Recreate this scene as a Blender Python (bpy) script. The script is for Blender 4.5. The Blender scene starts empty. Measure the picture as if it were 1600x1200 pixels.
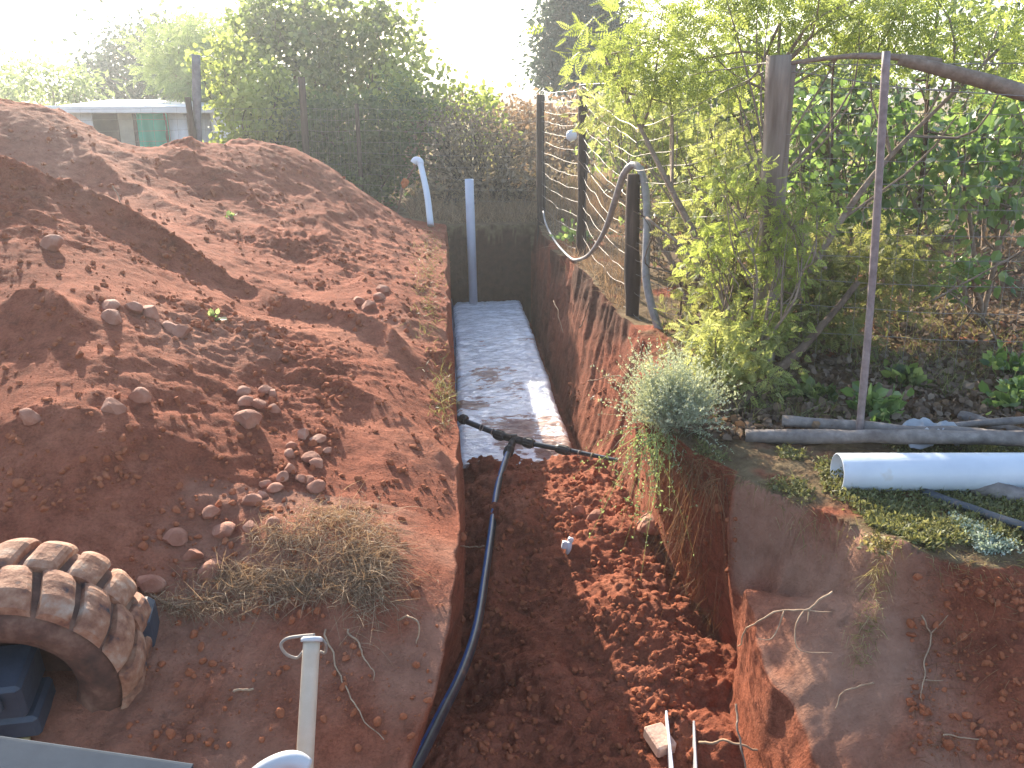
import bpy, math
import numpy as np
rng = np.random.default_rng(7)
R_ = math.radians
# ------------------------------------------------------------------ camera
f = 1386.0
p = math.atan(474 / f); ps = math.atan(105 / f * math.cos(p))
CF = np.array([math.sin(ps) * math.cos(p), math.cos(ps) * math.cos(p), -math.sin(p)])
CR = np.array([math.cos(ps), -math.sin(ps), 0.0]); CU = np.cross(CR, CF); CC = np.array([0, 0, 1.7])
def ray(u, v): return CF + (u - 800) / f * CR - (v - 600) / f * CU
def PY(u, v, y): r = ray(u, v); return CC + r * (y / r[1])
def PZ(u, v, z): r = ray(u, v); return CC + r * ((z - 1.7) / r[2])
sc = bpy.context.scene
cam = bpy.data.objects.new("camera", bpy.data.cameras.new("camera")); sc.collection.objects.link(cam)
cam.location = CC; cam.rotation_euler = (math.pi / 2 - p, 0, -ps)
cam.data.lens = 36 * f / 1600; cam.data.sensor_width = 36; cam.data.clip_start = .05; cam.data.clip_end = 2000
sc.camera = cam
# ------------------------------------------------------------------ light
SUN_EL, SUN_AZ = R_(24.5), R_(-20)      # azimuth from +Y towards +X
w = bpy.data.worlds.new("World"); sc.world = w; w.use_nodes = True
sky = w.node_tree.nodes.new('ShaderNodeTexSky'); sky.sky_type = 'NISHITA'; sky.sun_disc = False
sky.sun_elevation = SUN_EL; sky.sun_rotation = SUN_AZ; sky.air_density = 1.0; sky.dust_density = 1.0; sky.ozone_density = 1
bg = w.node_tree.nodes['Background']; bg.inputs[1].default_value = .15
w.node_tree.links.new(sky.outputs[0], bg.inputs[0])
sun = bpy.data.objects.new("sun", bpy.data.lights.new("sun", 'SUN')); sc.collection.objects.link(sun)
sun.data.energy = 5.0; sun.data.angle = R_(.5); sun.data.color = (1, .90, .74)
sun.rotation_euler = (math.pi / 2 - SUN_EL, 0, math.pi - SUN_AZ)
sc.view_settings.view_transform = 'Standard'; sc.view_settings.look = 'None'; sc.view_settings.gamma = 1
sc.view_settings.exposure = 1.65
sc.cycles.max_bounces = 6; sc.cycles.transmission_bounces = 4; sc.cycles.transparent_max_bounces = 4; sc.cycles.volume_bounces = 0
sc.cycles.diffuse_bounces = 3; sc.cycles.caustics_reflective = False; sc.cycles.caustics_refractive = False
# ------------------------------------------------------------------ noise
def _h(ix, iy, iz, s):
    n = (ix.astype(np.int64) * 73856093) ^ (iy.astype(np.int64) * 19349663) ^ (iz.astype(np.int64) * 83492791) ^ (s * 2654435)
    n = n & 0xffffffff
    n = ((n ^ (n >> 15)) * 2246822519) & 0xffffffff
    n = ((n ^ (n >> 13)) * 3266489917) & 0xffffffff
    n = n ^ (n >> 16)
    return (n & 0xffffff) / float(0xffffff)
def vnoise(P, sc_, s=0):
    Q = np.asarray(P, float) * sc_; I = np.floor(Q); F = Q - I; F = F * F * (3 - 2 * F)
    r = 0
    for a in (0, 1):
        for b in (0, 1):
            for c in (0, 1):
                wt = (F[:, 0] if a else 1 - F[:, 0]) * (F[:, 1] if b else 1 - F[:, 1]) * (F[:, 2] if c else 1 - F[:, 2])
                r = r + wt * _h(I[:, 0] + a, I[:, 1] + b, I[:, 2] + c, s)
    return r * 2 - 1
def fbm(P, sc_, o=4, s=0, g=.5):
    r = 0; a = 1
    for k in range(o):
        r = r + a * vnoise(P, sc_ * 2.03 ** k, s + k * 17); a *= g
    return r
def worley(P, sc_, s=0):
    Q = np.asarray(P, float) * sc_; I = np.floor(Q); d1 = np.full(len(Q), 9.); idv = np.zeros(len(Q))
    for a in (-1, 0, 1):
        for b in (-1, 0, 1):
            for c in (-1, 0, 1):
                J = I + (a, b, c)
                h1 = _h(J[:, 0], J[:, 1], J[:, 2], s); h2 = _h(J[:, 0], J[:, 1], J[:, 2], s + 5); h3 = _h(J[:, 0], J[:, 1], J[:, 2], s + 9)
                d = np.sqrt((J[:, 0] + h1 - Q[:, 0]) ** 2 + (J[:, 1] + h2 - Q[:, 1]) ** 2 + (J[:, 2] + h3 - Q[:, 2]) ** 2)
                m = d < d1; d1[m] = d[m]; idv[m] = h1[m]
    return d1, idv
def ss(a, b, x):
    t = np.clip((x - a) / (b - a), 0, 1); return t * t * (3 - 2 * t)
def pl(xs, ys, x): return np.interp(x, xs, ys)
# ------------------------------------------------------------------ mesh helpers
def mkmesh(name, V, faces, smooth=False):
    """faces: list of int arrays (n,k)"""
    me = bpy.data.meshes.new(name)
    faces = [np.asarray(F_, np.int32) for F_ in faces if len(F_)]
    V = np.asarray(V, np.float32)
    me.vertices.add(len(V)); me.vertices.foreach_set('co', V.ravel())
    L = np.concatenate([F_.ravel() for F_ in faces]); n = [np.full(len(F_), F_.shape[1]) for F_ in faces]
    n = np.concatenate(n); st = np.concatenate([[0], np.cumsum(n)[:-1]])
    me.loops.add(len(L)); me.loops.foreach_set('vertex_index', L)
    me.polygons.add(len(n)); me.polygons.foreach_set('loop_start', st.astype(np.int32))
    me.update(calc_edges=True)
    me.polygons.foreach_set('use_smooth', np.full(len(n), bool(smooth)))
    return me
def attr(me, name, val):
    a = me.attributes.new(name, 'FLOAT', 'POINT'); a.data.foreach_set('value', np.asarray(val, np.float32))
def obj(name, me, mat, parent=None):
    o = bpy.data.objects.new(name, me); sc.collection.objects.link(o)
    if mat: me.materials.append(mat)
    if parent: o.parent = parent
    return o
def tag(o, label=None, cat=None, group=None, kind=None):
    if label: o['label'] = label
    if cat: o['category'] = cat
    if group: o['group'] = group
    if kind: o['kind'] = kind
    return o
def empty(name, loc, label, cat, group=None):
    o = bpy.data.objects.new(name, None); sc.collection.objects.link(o); o.location = tuple(loc); o.empty_display_size = .1
    return tag(o, label, cat, group)
class MB:
    def __init__(s): s.V = []; s.F = {3: [], 4: []}; s.n = 0; s.A = []
    def add(s, V, F, a=None):
        V = np.asarray(V, float); F = np.asarray(F, int)
        s.V.append(V); s.F.setdefault(F.shape[1], []).append(F + s.n); s.n += len(V)
        s.A.append(np.full(len(V), .5) if a is None else np.broadcast_to(np.asarray(a, float), len(V)).copy())
        return s
    def addm(s, V, Fs, a=None):
        V = np.asarray(V, float); s.V.append(V)
        for F in Fs: s.F.setdefault(np.asarray(F).shape[1], []).append(np.asarray(F) + s.n)
        s.n += len(V); s.A.append(np.full(len(V), .5) if a is None else np.asarray(a, float)); return s
    def build(s, name, mat, parent=None, smooth=False):
        V = np.concatenate(s.V); o = np.zeros(3)
        if parent is not None:
            ch = parent; 
            while ch is not None: o += np.array(ch.location); ch = ch.parent
        me = mkmesh(name, V - o, [np.concatenate(x) for x in s.F.values() if x], smooth)
        attr(me, 'rnd', np.concatenate(s.A))
        return obj(name, me, mat, parent)
    def at(s, name, mat, smooth=False):
        """top-level mesh with its origin at its lowest middle point"""
        V = np.concatenate(s.V); o = V.mean(0); o[2] = V[:, 2].min()
        me = mkmesh(name, V - o, [np.concatenate(x) for x in s.F.values() if x], smooth)
        attr(me, 'rnd', np.concatenate(s.A)); ob = obj(name, me, mat); ob.location = tuple(o); return ob
def smoothpath(P, n):
    P = np.asarray(P, float)
    d = np.concatenate([[0], np.cumsum(np.linalg.norm(np.diff(P, axis=0), axis=1))])
    Pe = np.vstack([2 * P[0] - P[1], P, 2 * P[-1] - P[-2]]); t = np.linspace(0, d[-1], n); out = []
    for x in t:
        i = min(max(np.searchsorted(d, x, 'right') - 1, 0), len(P) - 2)
        u = (x - d[i]) / max(d[i + 1] - d[i], 1e-9)
        a, b, c, e = Pe[i], Pe[i + 1], Pe[i + 2], Pe[i + 3]
        out.append(.5 * ((2 * b) + (c - a) * u + (2 * a - 5 * b + 4 * c - e) * u * u + (3 * b - a - 3 * c + e) * u ** 3))
    return np.array(out)
def tube(P, r, k=6, cap=True, wob=0, seed=0):
    P = np.asarray(P, float); n = len(P); r = np.broadcast_to(np.asarray(r, float), n).copy()
    T = np.gradient(P, axis=0); T /= np.linalg.norm(T, axis=1)[:, None] + 1e-12
    up = np.array([0, 0, 1.]) if abs(T[0, 2]) < .9 else np.array([1., 0, 0])
    N = np.cross(T[0], up); N /= np.linalg.norm(N); V = []
    for i in range(n):
        N = N - T[i] * N.dot(T[i]); N /= np.linalg.norm(N); B = np.cross(T[i], N)
        a = np.arange(k) / k * 2 * np.pi
        rr = r[i] * (1 + (wob * np.sin(a * 2 + i * .7 + seed) + wob * .7 * np.sin(a * 3 - i * .4 + seed * 2) if wob else 0))
        V.append(P[i] + (np.cos(a) * rr)[:, None] * N + (np.sin(a) * rr)[:, None] * B)
    V = np.concatenate(V); F = []
    i = np.arange(n - 1)[:, None] * k; j = np.arange(k)[None]; j2 = (j + 1) % k
    F = np.stack([i + j, i + j2, i + k + j2, i + k + j], -1).reshape(-1, 4)
    if cap and k >= 3:
        c0 = len(V); V = np.vstack([V, P[0], P[-1]]); j = np.arange(k); j2 = (j + 1) % k
        e = np.stack([np.full(k, c0), j2, j, j], -1)[:, :3]; g = np.stack([np.full(k, c0 + 1), (n - 1) * k + j, (n - 1) * k + j2], -1)
        return V, [F, np.concatenate([e, g])]
    return V, [F]
def addtube(mb, P, r, k=6, a=None, **kw):
    V, Fs = tube(P, r, k, **kw); mb.addm(V, Fs, None if a is None else np.full(len(V), a)); return mb
def box(mb, c, s, rot=None, bev=0.0, a=None):
    """bevelled box"""
    c = np.asarray(c, float); h = np.asarray(s, float) / 2; b = min(bev, h.min() * .6)
    if b <= 0:
        V = np.array([[x, y, z] for x in (-1, 1) for y in (-1, 1) for z in (-1, 1)], float) * h
        F4 = np.array([[0, 1, 3, 2], [4, 6, 7, 5], [0, 4, 5, 1], [2, 3, 7, 6], [0, 2, 6, 4], [1, 5, 7, 3]]); Fs = [F4]
    else:
        V = []; idx = {}
        for x in (-1, 1):
            for y in (-1, 1):
                for z in (-1, 1):
                    for ax in range(3):
                        q = np.array([x, y, z]) * (h - b); q[ax] = (x, y, z)[ax] * h[ax]; idx[(x, y, z, ax)] = len(V); V.append(q)
        V = np.array(V); F4 = []; F3 = []
        def key(ax, s_, i, j, t):
            q = [0, 0, 0]; q[ax] = s_; o = [k for k in range(3) if k != ax]; q[o[0]] = i; q[o[1]] = j; return idx[(q[0], q[1], q[2], t)]
        for ax in range(3):
            for s_ in (-1, 1):
                F4.append([key(ax, s_, -1, -1, ax), key(ax, s_, 1, -1, ax), key(ax, s_, 1, 1, ax), key(ax, s_, -1, 1, ax)])
        for ax in range(3):
            o = [k for k in range(3) if k != ax]
            for i in (-1, 1):
                for j in (-1, 1):
                    def q(sg, t):
                        z = [0, 0, 0]; z[ax] = sg; z[o[0]] = i; z[o[1]] = j; return idx[(z[0], z[1], z[2], t)]
                    F4.append([q(-1, o[0]), q(1, o[0]), q(1, o[1]), q(-1, o[1])])
        for x in (-1, 1):
            for y in (-1, 1):
                for z in (-1, 1): F3.append([idx[(x, y, z, 0)], idx[(x, y, z, 1)], idx[(x, y, z, 2)]])
        F4 = np.array(F4); F3 = np.array(F3)
        def fix(F):   # outward winding
            A, B, Cc = V[F[:, 0]], V[F[:, 1]], V[F[:, 2]]; n = np.cross(B - A, Cc - A); m = V[F].mean(1); fl = (n * m).sum(1) < 0
            F[fl] = F[fl][:, ::-1]; return F
        Fs = [fix(F4), fix(F3)]
    if rot is not None: V = V @ np.asarray(rot).T
    return mb.addm(V + c, Fs, None if a is None else np.full(len(V), a))
def rotm(ax, t):
    ax = np.asarray(ax, float); ax = ax / np.linalg.norm(ax); K = np.array([[0, -ax[2], ax[1]], [ax[2], 0, -ax[0]], [-ax[1], ax[0], 0]])
    return np.eye(3) + math.sin(t) * K + (1 - math.cos(t)) * K @ K
def frames(D, roll=None):
    """n direction vectors -> rotation matrices whose x axis is D"""
    D = D / (np.linalg.norm(D, axis=1)[:, None] + 1e-12); n = len(D)
    A = rng.normal(size=(n, 3)); Y = np.cross(D, A); Y /= np.linalg.norm(Y, axis=1)[:, None]
    return np.stack([D, Y, np.cross(D, Y)], -1)
def inst(mb, tv, tf, P, M, S, a=None):
    """instances of a template; M (n,3,3), S (n,) or (n,3)"""
    n = len(P); S = np.asarray(S, float); S = S[:, None] if S.ndim == 1 else S
    V = (tv[None] * S[:, None, :]) @ np.transpose(M, (0, 2, 1)) + np.asarray(P)[:, None, :]
    a = rng.random(n) if a is None else a
    Fs = [(F[None] + (np.arange(n) * len(tv))[:, None, None]).reshape(-1, F.shape[1]) for F in tf]
    return mb.addm(V.reshape(-1, 3), Fs, np.repeat(a, len(tv)))
# ------------------------------------------------------------------ materials
def mat(name):
    m = bpy.data.materials.new(name); m.use_nodes = True; nt = m.node_tree
    return m, nt, nt.nodes, nt.links, nt.nodes['Principled BSDF']
def ramp(nt, src, stops):
    r = nt.nodes.new('ShaderNodeValToRGB'); e = r.color_ramp.elements
    while len(e) < len(stops): e.new(.5)
    for x, (t, c) in zip(e, stops): x.position = t; x.color = (*c, 1)
    nt.links.new(src, r.inputs[0]); return r.outputs[0]
def tex(nt, sc_, det=6, rough=.6, coord=None, stretch=None):
    t = nt.nodes.new('ShaderNodeTexNoise'); t.inputs['Scale'].default_value = sc_; t.inputs['Detail'].default_value = det; t.inputs['Roughness'].default_value = rough
    g = nt.nodes.new('ShaderNodeNewGeometry') if coord is None else None
    src = g.outputs['Position'] if g else coord
    if stretch:
        mp = nt.nodes.new('ShaderNodeMapping'); mp.inputs['Scale'].default_value = stretch; nt.links.new(src, mp.inputs[0]); src = mp.outputs[0]
    nt.links.new(src, t.inputs['Vector']); return t.outputs['Fac']
def mix(nt, fac, a, b, mode='MIX'):
    m = nt.nodes.new('ShaderNodeMix'); m.data_type = 'RGBA'; m.blend_type = mode
    for i, x in ((0, fac), (6, a), (7, b)):
        if hasattr(x, 'links'): nt.links.new(x, m.inputs[i])
        else: m.inputs[i].default_value = x if i == 0 else (*x, 1)
    return m.outputs[2]
def bump(nt, b, h, dist=.01, st=1, prev=None):
    n = nt.nodes.new('ShaderNodeBump'); n.inputs['Distance'].default_value = dist; n.inputs['Strength'].default_value = st
    nt.links.new(h, n.inputs['Height'])
    if prev: nt.links.new(prev, n.inputs['Normal'])
    nt.links.new(n.outputs[0], b.inputs['Normal']); return n.outputs[0]
def getattr_(nt, nm):
    a = nt.nodes.new('ShaderNodeAttribute'); a.attribute_name = nm; return a.outputs['Fac']
def simple(name, stops, sc_=20, rough=.7, bd=.003, spec=.3, metal=0, bs=None, stretch=None, det=6):
    m, nt, N, L, b = mat(name); t = tex(nt, sc_, det, stretch=stretch)
    L.new(ramp(nt, t, stops), b.inputs['Base Color']); b.inputs['Roughness'].default_value = rough; b.inputs['Specular IOR Level'].default_value = spec; b.inputs['Metallic'].default_value = metal
    if bd: bump(nt, b, tex(nt, bs or sc_ * 3, stretch=stretch), bd)
    return m
def leafmat(name, cols, trans=.5, rough=.5, tcol=None, spec=.3):
    """cols: dark..light by per-leaf random; light passes through the blades"""
    m, nt, N, L, b = mat(name); a = getattr_(nt, 'rnd')
    c = ramp(nt, a, [(i / (len(cols) - 1), x) for i, x in enumerate(cols)])
    L.new(c, b.inputs['Base Color']); b.inputs['Roughness'].default_value = rough; b.inputs['Specular IOR Level'].default_value = spec
    t = N.new('ShaderNodeBsdfTranslucent'); tc = mix(nt, 1.0, c, tcol or (1.5, 1.45, .95), 'MULTIPLY'); L.new(tc, t.inputs[0])
    ms = N.new('ShaderNodeMixShader'); ms.inputs[0].default_value = trans; L.new(b.outputs[0], ms.inputs[1]); L.new(t.outputs[0], ms.inputs[2])
    L.new(ms.outputs[0], N['Material Output'].inputs[0]); return m
# soil
def soilmat():
    m, nt, N, L, b = mat('soil')
    t1 = tex(nt, 1.3, 6, .6); t2 = tex(nt, 14, 8, .65); t3 = tex(nt, 90, 4, .7)
    c = ramp(nt, t1, [(.3, (.255, .076, .040)), (.5, (.35, .113, .062)), (.7, (.435, .168, .098))])
    d = ramp(nt, t2, [(.3, (.50, .44, .42)), (.55, (1, 1, 1)), (.8, (1.25, 1.2, 1.15))])
    c = mix(nt, .8, c, d, 'MULTIPLY')
    c = mix(nt, .45, c, ramp(nt, t3, [(.35, (.45, .42, .4)), (.6, (1.15, 1.12, 1.1))]), 'MULTIPLY')
    clay = ramp(nt, t2, [(.3, (.32, .165, .108)), (.7, (.44, .25, .17))])
    litter = ramp(nt, t2, [(.3, (.10, .060, .035)), (.5, (.17, .12, .065)), (.7, (.24, .18, .10))])
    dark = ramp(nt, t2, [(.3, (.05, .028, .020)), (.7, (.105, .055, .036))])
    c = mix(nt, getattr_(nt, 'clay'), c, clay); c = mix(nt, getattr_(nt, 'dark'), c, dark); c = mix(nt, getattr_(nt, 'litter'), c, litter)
    L.new(c, b.inputs['Base Color']); b.inputs['Roughness'].default_value = .95; b.inputs['Specular IOR Level'].default_value = .12
    n = bump(nt, b, t2, .03, .9); n = bump(nt, b, tex(nt, 38, 6, .75), .012, 1, n); bump(nt, b, t3, .007, 1, n); return m
SOIL = soilmat()
STONE = simple('stone', [(.3, (.23, .085, .05)), (.55, (.36, .16, .10)), (.8, (.50, .30, .21))], 9, .85, .006)
CLOD = simple('clod', [(.3, (.24, .076, .035)), (.6, (.33, .113, .055)), (.8, (.42, .175, .092))], 12, .95, .006, .1)
# ------------------------------------------------------------------ terrain
def xl(y): return pl([0, 1.9, 2.3, 3.0, 3.7, 6, 11], [-.3, -.2, -.07, .02, .02, -.02, -.03], y)
def xlb(y): return pl([0, 1.9, 2.7, 3.2, 3.8, 11], [-.55, -.52, -.42, -.2, .01, -.03], y)      # foot of left wall
def xr(y): return pl([0, 2.6, 2.9, 3.15, 3.35, 3.6, 3.85, 4.15, 4.5, 4.9, 5.5, 6, 7, 9, 10.9], [1.35, 1.28, 1.22, 1.2, 1.28, 1.27, 1.12, .97, 1.0, 1.12, 1.27, 1.32, 1.28, 1.17, 1.1], y)
def xrb(y): return pl([0, 2.6, 3.2, 3.5, 3.9, 4.3, 5, 6.2, 8, 11], [1.1, 1.12, 1.18, 1.34, 1.32, 1.2, 1.12, 1.04, 1.03, 1.04], y)
def tps(pts):
    pts = np.array(pts); X = pts[:, :2]; n = len(X)
    def U(d): return d * d * np.log(d + 1e-9)
    K = U(np.linalg.norm(X[:, None] - X[None], axis=2)) + np.eye(n) * .004; Pm = np.hstack([np.ones((n, 1)), X])
    A = np.zeros((n + 3, n + 3)); A[:n, :n] = K; A[:n, n:] = Pm; A[n:, :n] = Pm.T
    wv = np.linalg.solve(A, np.concatenate([pts[:, 2], np.zeros(3)]))
    def g(x, y):
        out = np.zeros(len(x)); q = np.stack([x, y], -1)
        for i in range(0, len(x), 100000):
            s = q[i:i + 100000]; out[i:i + 100000] = U(np.linalg.norm(s[:, None] - X[None], axis=2)) @ wv[:n] + wv[n] + s @ wv[n + 1:]
        return out
    return g
LP = [[-.02, y, .02] for y in (3.1, 4, 5, 6, 7, 8, 9, 10, 11)] + [[-.06, 2.5, -.03], [-.12, 2, -.22], [-.15, 1.5, -.4]]
for u, v, z in [(450, 830, .16), (590, 880, .1), (550, 960, .02), (330, 900, .06), (200, 820, .2), (100, 700, .42), (20, 640, .50), (420, 640, .29), (450, 740, .19),
                (200, 480, .68), (270, 520, .55), (560, 780, .13), (600, 690, .18), (650, 560, .13), (600, 600, .22), (500, 560, .33), (620, 480, .22), (350, 560, .44)]:
    LP.append(list(PZ(u, v, z)))
for u, v, y in [(0, 285, 5.6), (110, 318, 5.7), (270, 400, 5.65), (400, 478, 5.6), (0, 500, 4.05), (60, 195, 8.2), (200, 300, 7.6), (350, 300, 8.2), (400, 385, 7.0), (550, 400, 7.5), (630, 420, 7.6), (500, 300, 9.2),
                (0, 160, 9.0), (60, 170, 9.0), (110, 182, 9.0), (160, 214, 8.9), (190, 242, 9.0), (213, 262, 9.1), (235, 258, 9.2), (265, 226, 9.2), (290, 226, 9.3), (315, 236, 9.5), (333, 242, 9.8), (365, 219, 9.9), (418, 238, 10.1), (447, 232, 10.1), (520, 272, 10.4), (560, 300, 10.5), (620, 343, 10.7),
                (-300, 150, 9.2), (-700, 150, 9.2), (-300, 250, 6), (-700, 260, 6), (-300, 500, 4.2), (-200, 800, 3.2)]:
    LP.append(list(PY(u, v, y)))
LP += [[-2.6, 6.7, .82], [-3.6, 6.9, .95], [-1.6, 6.4, .52]]
for x in (-9, -7, -5, -4, -3, -2, -1, -.3): LP += [[x, 12.2, .02], [x, 13.5, 0]]
LP += [[-9, 9, .3], [-9, 5, .3], [-7.5, 9, 1.2], [-7.5, 5, .9], [-5.5, 9, 1.6], [-6, 3, .3], [-3.0, 2.0, .05], [-1.2, 2.0, -.18], [-.6, 2.0, -.26], [-.6, 1.4, -.45], [-2, 1.4, -.3], [-4, 1, 0]]
gl = tps(LP)
ridges = []   # (polyline xyz, height, width)
def rl(pts, h, w_): ridges.append((np.array([PY(*q)[:2] for q in pts]), h, w_))
rl([(0, 285, 5.6), (110, 318, 5.7), (200, 350, 5.7), (270, 400, 5.65), (400, 478, 5.5), (500, 560, 5.2), (620, 625, 5.0)], .15, .13)
rl([(0, 500, 4.05), (60, 510, 4.05), (110, 540, 3.95)], .10, .10)
rl([(455, 640, 4.5), (520, 690, 4.2), (600, 720, 4.1), (690, 790, 3.7)], .06, .10)
rl([(420, 430, 7.4), (520, 470, 6.9), (600, 520, 6.2), (690, 600, 5.2)], .07, .14)
rl([(500, 300, 9.0), (520, 370, 8.0), (490, 440, 7.3)], .07, .16)
rl([(290, 240, 9.0), (345, 290, 8.4), (420, 340, 8.0)], .06, .16)
rl([(150, 262, 7.9), (215, 285, 7.7), (330, 350, 7.2)], .07, .14)
def dseg(x, y, L_):
    d = np.full(len(x), 99.)
    for a, b in zip(L_[:-1], L_[1:]):
        ab = b - a; t = np.clip(((x - a[0]) * ab[0] + (y - a[1]) * ab[1]) / ab.dot(ab), 0, 1)
        d = np.minimum(d, np.hypot(x - a[0] - t * ab[0], y - a[1] - t * ab[1]))
    return d
def zleft(x, y):
    z = gl(np.clip(x, -8.5, 0), np.clip(y, 1, 13.5))
    nx = fbm(np.stack([x, y, x * 0], -1), 2.2, 3, 3) * .08
    for L_, h, w_ in ridges: z = z + h * np.exp(-(dseg(x + nx, y + nx, L_) / w_))
    far = ss(12, 13.5, y); z = z * (1 - far)
    z = z * ss(-12, -8.5, x) 
    return z
def yf(x): return pl([1.0, 1.25, 1.37, 1.57, 1.75, 2.0, 2.3, 3, 8], [3.75, 3.62, 3.42, 3.08, 2.86, 2.8, 2.9, 3.0, 3.0], x)
RPL = [[1.2, 3.2, -.40], [1.2, 2.9, -.46], [1.5, 2.9, -.30], [1.35, 2.6, -.5], [1.6, 2.6, -.36], [1.9, 2.7, -.22], [2.3, 2.8, -.10], [1.5, 2.2, -.68], [1.9, 2.2, -.45], [2.5, 2.4, -.2], [2.5, 1.8, -.35], [1.3, 2.2, -.85], [1.3, 1.5, -1.0], [2, 1.2, -.7], [4, 2.5, -.05], [4, 1, -.2], [8, 1, 0], [1.25, 3.5, -.6], [1.6, 3.2, -.35], [2, 3.2, -.1], [3, 3.2, 0]]
gr = tps(RPL)
def zgrade(x, y):
    P = np.stack([x, y, x * 0], -1)
    return .05 * fbm(P, .9, 3, 31) + .05 * np.exp(-((x - 1.05) ** 2 + (y - 4.1) ** 2) / .08)
def zright(x, y):
    g = zgrade(x, y); P = np.stack([x, y, x * 0], -1)
    low = gr(np.clip(x, 1, 8), np.clip(y, 1, 3.7)) + .035 * fbm(P, 4, 3, 71)
    e = yf(x) + .05 * fbm(P, 3, 3, 55)
    t = ss(-.20, .0, y - e); z = np.minimum(low, g) * (1 - t) + g * t
    h = .10 * np.exp(-((x - 1.62) ** 2 + (y - 2.82) ** 2) / .012)      # grassy knob on the edge
    return z + h
def zfloor(x, y):
    z = pl([0, 2, 3, 4, 4.8, 5.5, 6.1, 6.4, 11], [-1.1, -1.04, -.98, -.93, -.90, -.92, -.96, -1.2, -1.25], y)
    P = np.stack([x, y, x * 0], -1)
    rough = ss(6.5, 5.8, y)
    mound = .12 * np.exp(-((x - .95) ** 2 / .06 + (y - 3.6) ** 2 / .3)) + .08 * np.exp(-((x - .45) ** 2 / .03 + (y - 3.3) ** 2 / .15)) + .10 * np.exp(-((x - .62) ** 2 / .12 + (y - 4.9) ** 2 / .35)) + .13 * np.exp(-((x - 1.02) ** 2 / .05 + (y - 4.9) ** 2 / .5)) + .07 * np.exp(-((x - .7) ** 2 / .1 + (y - 3.9) ** 2 / .2))
    return z + rough * (mound + .085 * fbm(P, 2.6, 4, 91)) - .06 * rough * ss(.25, .0, x)
# rows & columns
ys = [0.9]
while ys[-1] < 11.02: ys.append(ys[-1] + (.011 if ys[-1] < 4.2 else .011 + (ys[-1] - 4.2) * .0042))
ys += list(np.linspace(ys[-1] + .01, ys[-1] + .09, 14))
yend = ys[-1]
while ys[-1] < 15: ys.append(ys[-1] * 1.0045)
while ys[-1] < 900: ys.append(ys[-1] * 1.035)
ys = np.array([-30, -10, -3, 0, .5] + ys)
def seg(n): return np.linspace(0, 1, n, endpoint=False)
sL = []   # left columns: distance from the lip
d = 0
while d < 5.5: sL.append(d); d += .011 + d * .0035
while d < 900: sL.append(d); d *= 1.12
sL = np.array(sL)[1:][::-1]
sR = []; d = 0
while d < 3.2: sR.append(d); d += .011 + d * .008
while d < 900: sR.append(d); d *= 1.12
sR = np.array(sR)[1:]
NW1, NFl, NW2 = 46, 110, 70
Y, _ = np.meshgrid(ys, np.zeros(len(sL) + NW1 + NFl + NW2 + len(sR)), indexing='ij')
nr, nc = Y.shape
yc = ys; XL, XLB, XR, XRB = xl(yc), xlb(yc), xr(yc), xrb(yc)
lipn = np.stack([yc * 0, yc, yc * 0], -1)
XR = XR + .035 * fbm(lipn, 3.5, 3, 5) * ss(11, 10, yc); XL = XL + .015 * fbm(lipn, 4, 3, 6)
Z1 = zleft(XL, yc); Z2 = zright(XR, yc)
X = np.zeros((nr, nc)); Z = np.zeros((nr, nc)); reg = np.zeros(nc)
a = len(sL); b_ = a + NW1; c_ = b_ + NFl; d_ = c_ + NW2
X[:, :a] = XL[:, None] - sL[None]; Z[:, :a] = zleft(X[:, :a].ravel(), Y[:, :a].ravel()).reshape(nr, a)
op = ss(yend - .005, yend - .09, yc)[:, None]      # 1 inside the trench, 0 beyond its end
t = seg(NW1)[None]
zf1 = zfloor(XLB, yc)[:, None]
X[:, a:b_] = XL[:, None] * (1 - t) + XLB[:, None] * t + .03 * np.sin(t * np.pi) * op
Z[:, a:b_] = Z1[:, None] * (1 - t) + zf1 * t
t = seg(NFl)[None]
X[:, b_:c_] = XLB[:, None] * (1 - t) + XRB[:, None] * t; Z[:, b_:c_] = zfloor(X[:, b_:c_].ravel(), Y[:, b_:c_].ravel()).reshape(nr, NFl)
t = np.linspace(0, 1, NW2)[None]; zf2 = zfloor(XRB, yc)[:, None]
sh = t ** .8
X[:, c_:d_] = XRB[:, None] * (1 - sh) + XR[:, None] * sh; Z[:, c_:d_] = zf2 * (1 - t) + Z2[:, None] * t
X[:, d_:] = XR[:, None] + sR[None]; Z[:, d_:] = zright(X[:, d_:].ravel(), Y[:, d_:].ravel()).reshape(nr, -1)
g0 = zgrade(X[:, a:d_].ravel(), Y[:, a:d_].ravel()).reshape(nr, -1) * ss(yend, yend + .5, Y[:, a:d_])
Z[:, a:d_] = Z[:, a:d_] * op + g0 * (1 - op)
Z = np.where((Y > yend), Z * 1.0, Z)
P0 = np.stack([X, Y, Z], -1)
# normals
dU = np.gradient(P0, axis=1); dV = np.gradient(P0, axis=0); NN = np.cross(dU, dV); NN /= np.linalg.norm(NN, axis=2)[..., None] + 1e-12
Pf = P0.reshape(-1, 3); Nf = NN.reshape(-1, 3)
near = ((Pf[:, 1] > .9) & (Pf[:, 1] < 15) & (Pf[:, 0] > -7) & (Pf[:, 0] < 7)); idx = np.where(near)[0]
Q = Pf[idx]; nz = Nf[idx, 2]
col = np.tile(np.arange(nc), nr)[idx]
isL = col < a; isW1 = (col >= a) & (col < b_); isF = (col >= b_) & (col < c_); isW2 = (col >= c_) & (col < d_); isR = col >= d_
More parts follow.
